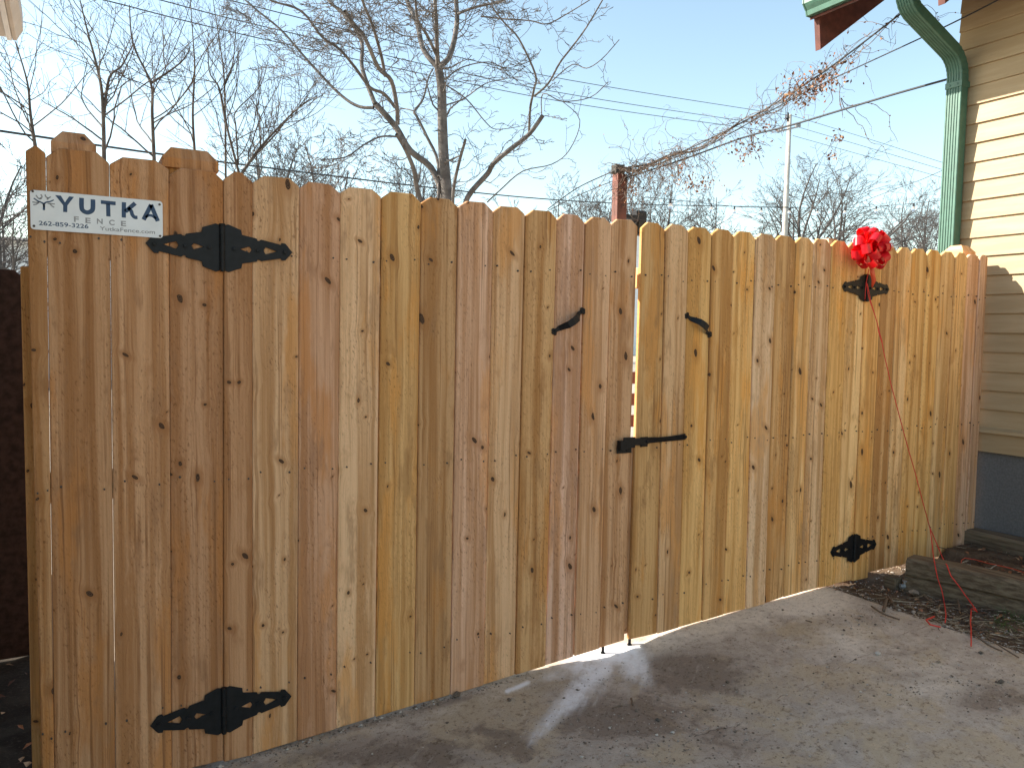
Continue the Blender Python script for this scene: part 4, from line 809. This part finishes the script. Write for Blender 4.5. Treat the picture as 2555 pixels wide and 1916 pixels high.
# ================================================================== POLE, WIRES, POST, VINE
def pole():
    Y = 30.0; top = onp(z_(6, 365, 905), 1, Y); s = ((top-CAM)@fw)/FPX; t = empty('utility_pole', (top[0], Y, -.11), 'weathered grey wooden utility pole with insulators at its top', 'pole')
    bx = onp(z_(5, 325, 430), 1, Y); dx = (bx[0]-top[0])/(top[2]-bx[2]); m = MB(); x0 = top[0]+dx*(top[2]+.11); m.tube([(x0, Y, -.11), (top[0], Y, top[2])], [9.5*s, 5*s], 12); m.build('shaft', 'pole_grey', t, smooth=True)
    m = MB(); a, b = onp(z_(6, 275, 1040), 1, Y-.3), onp(z_(6, 440, 1000), 1, Y-.3); m.tube([a, b], 2.2*s, 6); o = m.build('crossarm', 'insulator', t)
    for q in (a, a*.85+b*.15, b*.85+a*.15, b): m = MB(); m.tube([q-[0, 0, .02], q+[0, 0, .16], q+[0, 0, .22]], [4.0*s, 3.6*s, 2*s], 8); m.build('insulator', 'insulator', o)
    m = MB(); q = onp(z_(6, 350, 960), 1, Y-.35); m.tube([q, q+[0, 0, .5]], [3*s, 2*s], 8); m.tube([q+[-.2, 0, .1], q+[.1, 0, .25]], 1.6*s, 6); m.build('bracket', 'black_metal', t)
pole()
def wire(name, pts, label, r=.008, mat='wire', grp=None, n=8):
    P = cr_([onp(p[:2], 1, p[2]) for p in pts], n); m = MB(); m.tube(P, r, 5); o = m.build(name, mat, origin=P[0], smooth=True); return props(o, label, 'cable', grp)
wire('power_line', [(300, -65, 18), (566, 0, 20), (1336, 185, 25), (1900, 278, 29.6), (1972, 289, 29.9)], 'highest thin power line sloping to the pole top through the big tree', .015)
wire('power_line', [(200, -50, 18), (396, 0, 19), (700, 77, 21), (1358, 225, 25), (1858, 303, 29.3), (1950, 316, 29.7)], 'middle thin power line sloping to the pole through the big tree', .015)
wire('power_line', [(100, -38, 17), (255, 0, 18), (700, 108, 21), (1390, 252, 26), (1833, 316, 29), (1945, 332, 29.7)], 'lowest thin power line sloping to the pole through the big tree', .015)
wire('power_line', [(1973, 288, 30), (2160, 345, 28), (2420, 428, 25)], 'highest power line leaving the pole towards the downspout', .013)
wire('power_line', [(1992, 318, 30), (2170, 370, 28), (2420, 444, 25)], 'middle power line leaving the pole towards the downspout', .013)
wire('power_line', [(1978, 339, 30), (2160, 390, 28), (2420, 463, 25)], 'lowest power line leaving the pole towards the downspout', .013)
wire('overhead_cable', [(-40, 321, 12), (0, 327, 12), (386, 383, 14), (700, 423, 16), (1000, 460, 18), (1300, 492, 20), (1523, 507, 23), (1716, 513, 26), (1965, 517, 29.5)], 'thick dark cable sagging low along the fence top to the pole', .020)
wire('overhead_cable', [(1965, 517, 29.5), (2100, 522, 28), (2220, 533, 26), (2420, 542, 24)], 'dark cable running level from the pole past the bow', .010)
wire('overhead_cable', [(1990, 520, 29.5), (2090, 548, 27), (2200, 575, 25), (2420, 628, 22)], 'dark cable dropping from the pole behind the bow', .010)
wire('overhead_cable', [(2090, 525, 14), (2155, 502, 13), (2240, 470, 12), (2298, 449, 11), (2353, 425, 10), (2420, 396, 9)], 'wavy cable rising to the downspout above the far trees', .008)
YP = 3.6
PT = onp((1548, 418), 1, YP)
wire('guy_wire', [(1367, 522, 5.5), (1440, 470, 4.6), (1530, 428, YP+.05)], 'thin wire slanting down left from the reddish post', .006)
wire('guy_wire', [(1360, 530, 6.0), (1450, 485, 5), (1560, 440, 4.2), (1680, 395, 3.2), (1790, 352, 2.4)], 'second thin wire passing just under the post top', .005)
wire('vine_wire', [(1550, 424, YP), (1668, 393, 3.1), (1855, 304, 2.2), (2045, 187, 1.4), (2254, 30, .55)], 'cable carrying the dried vine from the post to the eave', .006)
wire('service_wire', [(1560, 445, YP), (1700, 400, 3.0), (1855, 344, 2.2), (1978, 312, 1.6), (2200, 245, .8), (2374, 196, .36)], 'dark cable rising from the post to the house corner', .0075)
wire('service_wire', [(1790, 352, 2.4), (1900, 290, 2.0), (2035, 218, 1.4), (2304, 93, .50), (2400, 47, .2), (2500, -4, -.07)], 'thin cable crossing behind the downspout elbow to the siding', .0045)
def lights():
    t = empty('string_lights', onp((1700, 498), 1, 6), 'outdoor string light cable with small clear bulbs beyond the vine', 'string lights')
    pts = [(1610, 492, YP+.5), (1765, 508, 6), (1850, 517, 7), (1950, 519, 7.5), (2050, 521, 7), (2150, 517, 6), (2280, 508, 4.5), (2380, 496, 3)]; P = cr_([onp(p[:2], 1, p[2]) for p in pts], 10); m = MB(); m.tube(P, .004, 5); m.build('cable', 'wire', t)
    for k in range(4, len(P)-6, 7):
        q = P[k]; m = MB(); m.tube([q, q+[0, 0, -.045]], .014, 8); s = m.build('socket', 'black_box', t); m = MB(); m.tube([q+[0, 0, -.045], q+[0, 0, -.06], q+[0, 0, -.085], q+[0, 0, -.105], q+[0, 0, -.112]], [.014, .025, .031, .022, .004], 10); m.build('bulb', 'bulb_glass', s, smooth=True)
lights()
def post():
    t = empty('brown_post', (PT[0], YP, -.1), 'reddish brown square pergola post with a dark cap rising behind the gate', 'post')
    a = onp((1540, 520), 1, YP)[0]; b = onp((1564, 520), 1, YP)[0]; zt = onp((1545, 432), 1, YP)[2]; w = b-a
    box('shaft', (a, YP, -.1), (a+w, YP+w*.8, zt), 'red_post', t, bevel=.006); box('cap', (a-.01, YP+.02, zt), (a+w-.02, YP+w*.8+.01, zt+.09), 'post_cap_dark', t, bevel=.006); box('trim', (a+w+.001, YP+.02, zt-.9), (a+w+.015, YP+w*.8-.02, zt-.06), 'red_post', t, bevel=.004)
    p = onp(z_(4, 1160, 250), 1, YP+.4); q = onp(z_(4, 1235, 445), 1, YP+.4); t2 = empty('speaker_box', (p[0], YP+.3, q[2]), 'black weathered box mounted beside the reddish post', 'box')
    box('case', (p[0], YP+.25, q[2]), (q[0], YP+.36, p[2]), 'black_box', t2, bevel=.01); box('grille', (p[0]+.02, YP+.238, q[2]+.02), (q[0]-.02, YP+.249, p[2]-.02), 'post_cap_dark', t2, bevel=.003)
    box('bracket', (a+w+.017, YP+.10, p[2]-.12), (p[0]-.002, YP+.30, p[2]-.08), 'black_box', t2)
post()
def vine():
    rr = random.Random(21); st = MB(); lf = MB(); base = [(1550, 424, YP), (1668, 393, 3.1), (1855, 304, 2.2), (2045, 187, 1.4), (2254, 30, .55)]; P = cr_([onp(p[:2], 1, p[2]) for p in base], 30); N = len(P)
    t = empty('dried_vine', P[0], 'dried leafless vine with brown seed clusters tangled along the cable', 'vine')
    def leaf(c, s):
        a = np.array([rr.gauss(0, 1) for _ in range(3)]); a /= np.linalg.norm(a); b = np.cross(a, [rr.gauss(0, 1) for _ in range(3)]); b /= np.linalg.norm(b)+1e-9; n = np.cross(a, b)
        lf.add([c-a*s, c+b*s*.6+n*s*.3, c+a*s, c-b*s*.6+n*s*.3, c-n*s*.15], [(0, 1, 4), (1, 2, 4), (2, 3, 4), (3, 0, 4)])
    def tendril(p, d, L, r=.0016, droop=-.10, sub=2, leaves=.3):
        pts = [np.array(p)]; d = np.array(d, float); d /= np.linalg.norm(d); n = max(4, int(L/.035))
        for i in range(n): d = d+np.array([rr.gauss(0, .33) for _ in range(3)])+[0, 0, droop]; d /= np.linalg.norm(d); pts.append(pts[-1]+d*L/n)
        st.tube(pts, [r*(1-.6*i/n) for i in range(n+1)], 3, cap=False)
        for q in pts[2:]:
            if rr.random() < leaves: leaf(q+np.array([rr.gauss(0, .006) for _ in range(3)]), rr.uniform(.004, .012))
        if sub:
            for _ in range(rr.randint(0, 2)): q = pts[rr.randint(1, n)]; tendril(q, [rr.gauss(0, 1) for _ in range(3)], L*.45, r*.7, droop, sub-1, leaves)
    for k in range(5):   # twisting stems along the cable
        ph = rr.uniform(0, 6); a0, a1 = (0, int(N*(.62+.1*k)) if k < 4 else N-1); a1 = min(a1, N-1); pts = []
        for i in range(a0, a1+1, 1): w = .022+.02*mnoise.noise((i*.08, k, 0)); pts.append(P[i]+np.array([math.cos(i*.24+ph)*w+.02*mnoise.noise((i*.2, k, 3)), math.sin(i*.31+ph)*w, math.sin(i*.2+ph*2)*w*1.3-.012]))
        st.tube(pts, [.0065*(1-.7*j/len(pts)) for j in range(len(pts))], 4, cap=False)
    dens = lambda f: 1.0 if f < .72 else .45
    for i in range(N):
        f = i/N
        for _ in range(3 if f < .35 else 2):
            if rr.random() < dens(f)*.95: tendril(P[i]+np.array([rr.gauss(0, .02), rr.gauss(0, .02), -.01]), (rr.gauss(0, 1), rr.gauss(0, 1), rr.gauss(-.1, .7)), rr.uniform(.12, .42)*(1.5 if f < .35 else 1), .0030 if f < .35 else .0024, -.08, 1 if f > .3 else 2, .15)
    # big hanging strands and clusters
    for (x, y, Y, L, n) in ((2085, 245, 1.35, .62, 2), (2082, 200, 1.4, .4, 2), (1870, 320, 2.2, .35, 2), (1880, 330, 2.15, .4, 2), (2170, 115, .9, .32, 1), (1640, 400, 3.3, .5, 3), (1600, 415, 3.5, .6, 3), (1580, 420, 3.5, .7, 4), (1730, 370, 2.8, .35, 3), (1560, 440, 3.6, .55, 4), (1690, 390, 3.0, .5, 3)):
        for _ in range(n): tendril(onp((x+rr.uniform(-15, 15), y), 1, Y), (rr.gauss(.1, .3), rr.gauss(0, .3), -1), L*rr.uniform(.7, 1.1), .0034, -.16, 2, .35)
    for (x, y, Y, n, s) in ((2060, 200, 1.4, 120, 30), (2015, 215, 1.5, 110, 34), (1985, 240, 1.7, 90, 26), (1870, 372, 2.2, 120, 30), (1725, 455, 2.8, 90, 24), (2100, 160, 1.2, 30, 20), (1915, 315, 2.0, 40, 20), (1575, 475, 3.5, 60, 24), (1770, 460, 2.7, 30, 16), (1712, 418, 2.8, 20, 12), (2082, 345, 1.35, 25, 12), (2080, 390, 1.35, 20, 10)):
        for _ in range(n):
            q = onp((x+rr.gauss(0, s), y+rr.gauss(0, s*.55)), 1, Y+rr.gauss(0, .03)); leaf(q, rr.uniform(.008, .019))
            if rr.random() < .2: st.tube([q, q+[rr.gauss(0, .02), rr.gauss(0, .02), .05], q+[rr.gauss(0, .03), rr.gauss(0, .03), .09]], .0012, 3, cap=False)
    st.build('stems', 'vine_bark', t); props(lf.build('seed_clusters', 'dry_leaf', t), kind='stuff')
vine()
# ---- back-yard pieces glimpsed through the gate gap and past the left end
def far_house(px, py_eave, py_ridge, Y, w, label, mat='house_white'):
    c = onp((px, py_eave), 1, Y); zr = onp((px, py_ridge), 1, Y)[2]; t = empty('far_house', (c[0], Y, -.1), label, 'house', None); x0, x1 = c[0]-w/2, c[0]+w/2
    box('wall', (x0, Y, -.11), (x1, Y+7, c[2]), mat, t); m = MB(); m.add([(x0-.4, Y-.4, c[2]), (x1+.4, Y-.4, c[2]), (x1+.4, Y+7.4, c[2]), (x0-.4, Y+7.4, c[2]), (x0-.4, Y+3.5, zr), (x1+.4, Y+3.5, zr)], [(0, 1, 5, 4), (2, 3, 4, 5), (0, 4, 3), (1, 2, 5), (3, 2, 1, 0)]); m.build('roof', 'roof_shingle', t)
    for k in (-.3, .05, .32): o = box('window', (c[0]+k*w-.45, Y-.03, .9), (c[0]+k*w+.45, Y+.01, min(2.1, c[2]-.4)), 'house_white', t); box('pane', (c[0]+k*w-.38, Y-.036, .97), (c[0]+k*w+.38, Y-.031, min(2.03, c[2]-.47)), 'window_glass', o)
far_house(20, 600, 560, 22, 9, 'pale far house glimpsed past the left end of the fence'); far_house(1640, 585, 560, 44, 12, 'white far house glimpsed through the gap between the gate leaves')
def deck():
    t = empty('red_bench', (4.0, 3.0, -.1), 'reddish wooden bench glimpsed through the gap between the gate leaves', 'bench')
    for y in (2.6, 2.75, 2.9): box('slat', (3.0, y, .38), (4.9, y+.12, .42), 'red_deck', t, bevel=.004)
    for z in (.55, .75, .95): box('back_slat', (3.0, 3.07, z), (4.9, 3.10, z+.11), 'red_deck', t, bevel=.004)
    for x in (3.05, 4.75):
        for y in (2.62, 3.02): box('leg', (x, y, -.11), (x+.09, y+.05, .378 if y < 3 else 1.1), 'red_deck', t)
deck()

# ================================================================== DEBRIS
def rock(m, c, s, rr):
    V = []; 
    for d in ((1, 0, 0), (-1, 0, 0), (0, 1, 0), (0, -1, 0), (0, 0, 1), (0, 0, -1), (.7, .7, .3), (-.7, .6, .35), (.6, -.7, .3), (-.6, -.7, .3)):
        k = s*rr.uniform(.7, 1.15); V.append(np.array(c)+np.array(d)*[k, k*rr.uniform(.6, 1), k*.62])
    bm = bmesh.new(); vs = [bm.verts.new(v) for v in V]; r = bmesh.ops.convex_hull(bm, input=vs); bm.verts.ensure_lookup_table()
    live = [v for v in bm.verts if v.link_faces]; ix = {v: i for i, v in enumerate(live)}; m.add([v.co for v in live], [tuple(ix[v] for v in f.verts) for f in bm.faces]); bm.free()
def debris():
    rr = random.Random(77); m = MB(); proto = []
    for k in range(14): q = MB(); rock(q, (0, 0, 0), 1, rr); proto.append((np.array(q.v), q.f))
    def put(x, y, z, s):
        v, f = proto[rr.randrange(14)]; a = rr.uniform(0, 6.28); c_, s_ = math.cos(a), math.sin(a); R2 = np.array([[c_, -s_, 0], [s_, c_, 0], [0, 0, 1]]); m.add((v*s)@R2.T+[x, y, z+s*.3], f)
    zones = [((1620, 1830), 200, 60, 520, .0028), ((2260, 1700), 150, 35, 260, .0028), ((2480, 1720), 110, 50, 160, .003), ((1850, 1800), 250, 80, 260, .0026), ((1000, 1860), 300, 50, 160, .0024), ((1500, 1700), 90, 25, 120, .0024), ((2160, 1545), 40, 18, 110, .003), ((2000, 1560), 200, 40, 80, .003)]
    for c, sx, sy, n, s in zones:
        for _ in range(n):
            P = onground((c[0]+rr.gauss(0, sx), c[1]+rr.gauss(0, sy)))
            if -1.9 < P[1] < -.005 and P[0] < 3.4: put(P[0], P[1], P[2], s*rr.lognormvariate(0, .45))
    for _ in range(420):   # grit against the picket feet on the left
        x = rr.uniform(.35, 1.6); y = -abs(rr.gauss(0, .02)); put(x, y, gz(x), .0028*rr.lognormvariate(0, .5))
    for _ in range(600):
        x = rr.uniform(.3, 3.4); y = rr.uniform(-1.6, 0); put(x, y, gz(x), .0017*rr.lognormvariate(0, .5))
    props(m.build('gravel_grit', 'pebble', origin=(0, 0, 0)), 'fine loose grit and crumbs scattered over the concrete', kind='stuff')
    # larger stones
    SL = ['pale angular stone beside the hairline crack, largest on the open concrete', 'brown lump of soil-coated stone in a crumb patch near the slab corner', 'white chip of stone among the grit in front of the powder', 'dark angular stone just in front of the powder streaks', 'small round pebble between the bark stub and the dark angular stone', 'grey pebble close to the foot of the right gate leaf', 'dark flat stone on the tan dusty concrete', 'brown stone between the crack and the tan dusty patch', 'pale pebble past the end of the long powder streak', 'dark clod at the tips of the long stems on the concrete', 'tiny brown clod between the crumb patch and the soil bed']
    for k, (px, s) in enumerate(((z_(7, 1055, 1368), .017), (z_(7, 912, 1090), .013), (z_(8, 1510, 1382), .010), (z_(8, 1395, 1285), .012), (z_(8, 1225, 1212), .009), (z_(7, 310, 1020), .010), (z_(7, 2030, 1590), .016), (z_(7, 1540, 1430), .012), (z_(8, 797, 1575), .009), (z_(7, 1870, 1360), .013), (z_(7, 1217, 1318), .008))):
        P = onground(px); q = MB(); rock(q, (P[0], P[1], P[2]+s*.3), s, rr); o = props(q.build('stone', 'stone_pale' if k in (0, 2, 8) else ('stone_dark' if k in (3, 6, 9) else 'pebble'), origin=P), SL[k], 'stone', 'stones on the concrete')
    for px, s, lab in ((z_(7, 1340, 890), .034, 'rounded grey stone half buried in the soil beside the timber end'), (z_(7, 1100, 860), .016, 'small pale stone in the soil below the fence'), (z_(7, 930, 905), .015, 'small brown stone beside the post foot under the hinge')):
        P = onground(px); q = MB(); rock(q, (P[0], P[1], P[2]+s*.25), s, rr); props(q.build('stone', 'pebble', origin=P), lab, 'stone')
    # bed debris: twigs, straw, crumbs
    tw = MB(); cm = MB()
    def twig(x, y, L, r, a=None, tilt=.12):
        a = rr.uniform(0, 6.28) if a is None else a; d = np.array([math.cos(a), math.sin(a), rr.gauss(0, tilt)]); pts = []; p = np.array([x, y, bedz(x, y)+r+rr.uniform(.0, .012)])
        for i in range(4): pts.append(p.copy()); d = d+np.array([rr.gauss(0, .16), rr.gauss(0, .16), rr.gauss(0, .08)]); p = p+d/np.linalg.norm(d)*L/3; p[2] = max(p[2], (bedz(p[0], p[1]) if p[0] > 3.41 else gz(p[0]))+r*.6)
        tw.tube(pts, [r, r*.95, r*.85, r*.6], 4)
    for _ in range(620):
        P = onground((2290+rr.gauss(0, 130), 1560+rr.gauss(0, 42)), 0)
        x, y = P[0], P[1]
        if x > 3.38+.02*rr.random() and y < -.02 and y > -1.7: twig(x, y, rr.uniform(.02, .11), rr.uniform(.0009, .0028), rr.gauss(-.9, .7))
    for _ in range(420):
        x, y = rr.uniform(3.42, 4.6), rr.uniform(-1.3, .1); twig(x, y, rr.uniform(.015, .08), rr.uniform(.0008, .0022))
    for _ in range(160):
        P = onground((2450+rr.gauss(0, 70), 1620+rr.gauss(0, 30))); twig(P[0], P[1], rr.uniform(.04, .12), rr.uniform(.0009, .0020), rr.gauss(-.75, .6)) if P[1] > -1.7 and P[0] > 3.42 else None
    props(tw.build('dead_stems', 'twig', origin=(0, 0, 0)), 'matted dead stems and straw littering the soil bed', kind='stuff')
    m = MB()
    for _ in range(2600):
        x, y = rr.uniform(3.40, 4.2), rr.uniform(-1.4, .35); s = .0035*rr.lognormvariate(0, .5); put(x, y, bedz(x, y), s)
    for _ in range(500):
        x, y = rr.gauss(3.42, .015), rr.uniform(-1.3, .1); put(x, y, max(gz(x), bedz(x, y)), .003*rr.lognormvariate(0, .5))
    props(m.build('soil_crumbs', 'pebble', origin=(0, 0, 0)), 'small stones and soil crumbs over the bed', kind='stuff')
    lv = MB()
    def flat_leaf(x, y, z, s):
        a = rr.uniform(0, 6.28); u = np.array([math.cos(a), math.sin(a), rr.gauss(0, .3)]); v = np.array([-math.sin(a), math.cos(a), rr.gauss(0, .3)]); c = np.array([x, y, z+.006]); lv.add([c-u*s, c+v*s*.5+[0, 0, s*.25], c+u*s, c-v*s*.5+[0, 0, s*.25]], [(0, 1, 2), (0, 2, 3)])
    for _ in range(420): x, y = rr.uniform(3.46, 4.6), rr.uniform(-1.4, .0); flat_leaf(x, y, bedz(x, y), rr.uniform(.006, .018))
    for _ in range(90): x, y = rr.uniform(-.6, -.1), rr.uniform(-.1, 1.25); flat_leaf(x, y, -.045, rr.uniform(.008, .025))
    props(lv.build('leaf_litter', 'dry_leaf', origin=(0, 0, 0)), 'scattered dry brown leaves on the soil', kind='stuff')
    gs = MB()
    for _ in range(150):
        P = onground((2530+rr.gauss(0, 35), 1530+rr.gauss(0, 18)), .03); h = rr.uniform(.02, .06); x, y = P[0], P[1]; z = bedz(x, y); d = np.array([rr.gauss(0, .5), rr.gauss(0, .5), 1]); e = np.cross(d, [0, 1, 0]); e = e/np.linalg.norm(e)*.0014
        p = np.array([x, y, z]); gs.add([p-e, p+e, p+d*h*.6+e*.8, p+d*h+np.array([d[0]*h*.5, d[1]*h*.5, -h*.2]), p+d*h*.6-e*.8], [(0, 1, 2, 4), (4, 2, 3)])
    props(gs.build('grass_tuft', 'grass_green', origin=(0, 0, 0)), 'sparse green grass blades among the dead stems', kind='stuff')
    # single sticks that stand out
    def stick(pp, r, mat, label):
        P = [onground(p, .012) for p in pp]; q = MB(); q.tube(cr_(P, 3), r, 6); props(q.build('stick', mat, origin=P[0], smooth=True), label, 'stick')
    stick([z_(7, 1130, 930), z_(7, 1118, 970), z_(7, 1105, 1020)], .0075, 'twig', 'short pale brown stick lying in the crumbly soil')
    stick([z_(7, 1135, 900), z_(7, 1180, 960), z_(7, 1210, 1015)], .005, 'twig', 'bent grey stick beside the short pale one')
    stick([z_(7, 1650, 835), z_(7, 1690, 930), z_(7, 1705, 1020)], .004, 'twig', 'long bleached stem leaning by the red string')
    stick([z_(7, 1010, 985), z_(7, 1100, 1045), z_(7, 1230, 1090)], .004, 'twig', 'thin dark stick along the concrete edge')
    stick([z_(7, 1800, 1190), z_(7, 1930, 1290), z_(7, 2040, 1340)], .0035, 'twig', 'long thin brown stem reaching over the concrete')
    stick([z_(7, 1890, 1210), z_(7, 2040, 1310), z_(7, 2170, 1390)], .003, 'twig', 'second thin stem reaching over the concrete beside the long brown one')
    stick([z_(7, 1420, 900), z_(7, 1470, 940), z_(7, 1505, 955)], .006, 'twig', 'flat pale wood chip under the timber')
    stick([z_(7, 490, 1097), z_(7, 540, 1110)], .0028, 'twig', 'short dark splinter on the concrete by the fence')
    stick([z_(8, 1185, 1108), z_(8, 1195, 1158)], .004, 'twig', 'dark stub of bark on the powdered concrete')
    stick([z_(8, 1035, 1185), z_(8, 1080, 1172), z_(8, 1115, 1168)], .0025, 'twig', 'thin black splinter on the powdered concrete')
debris()
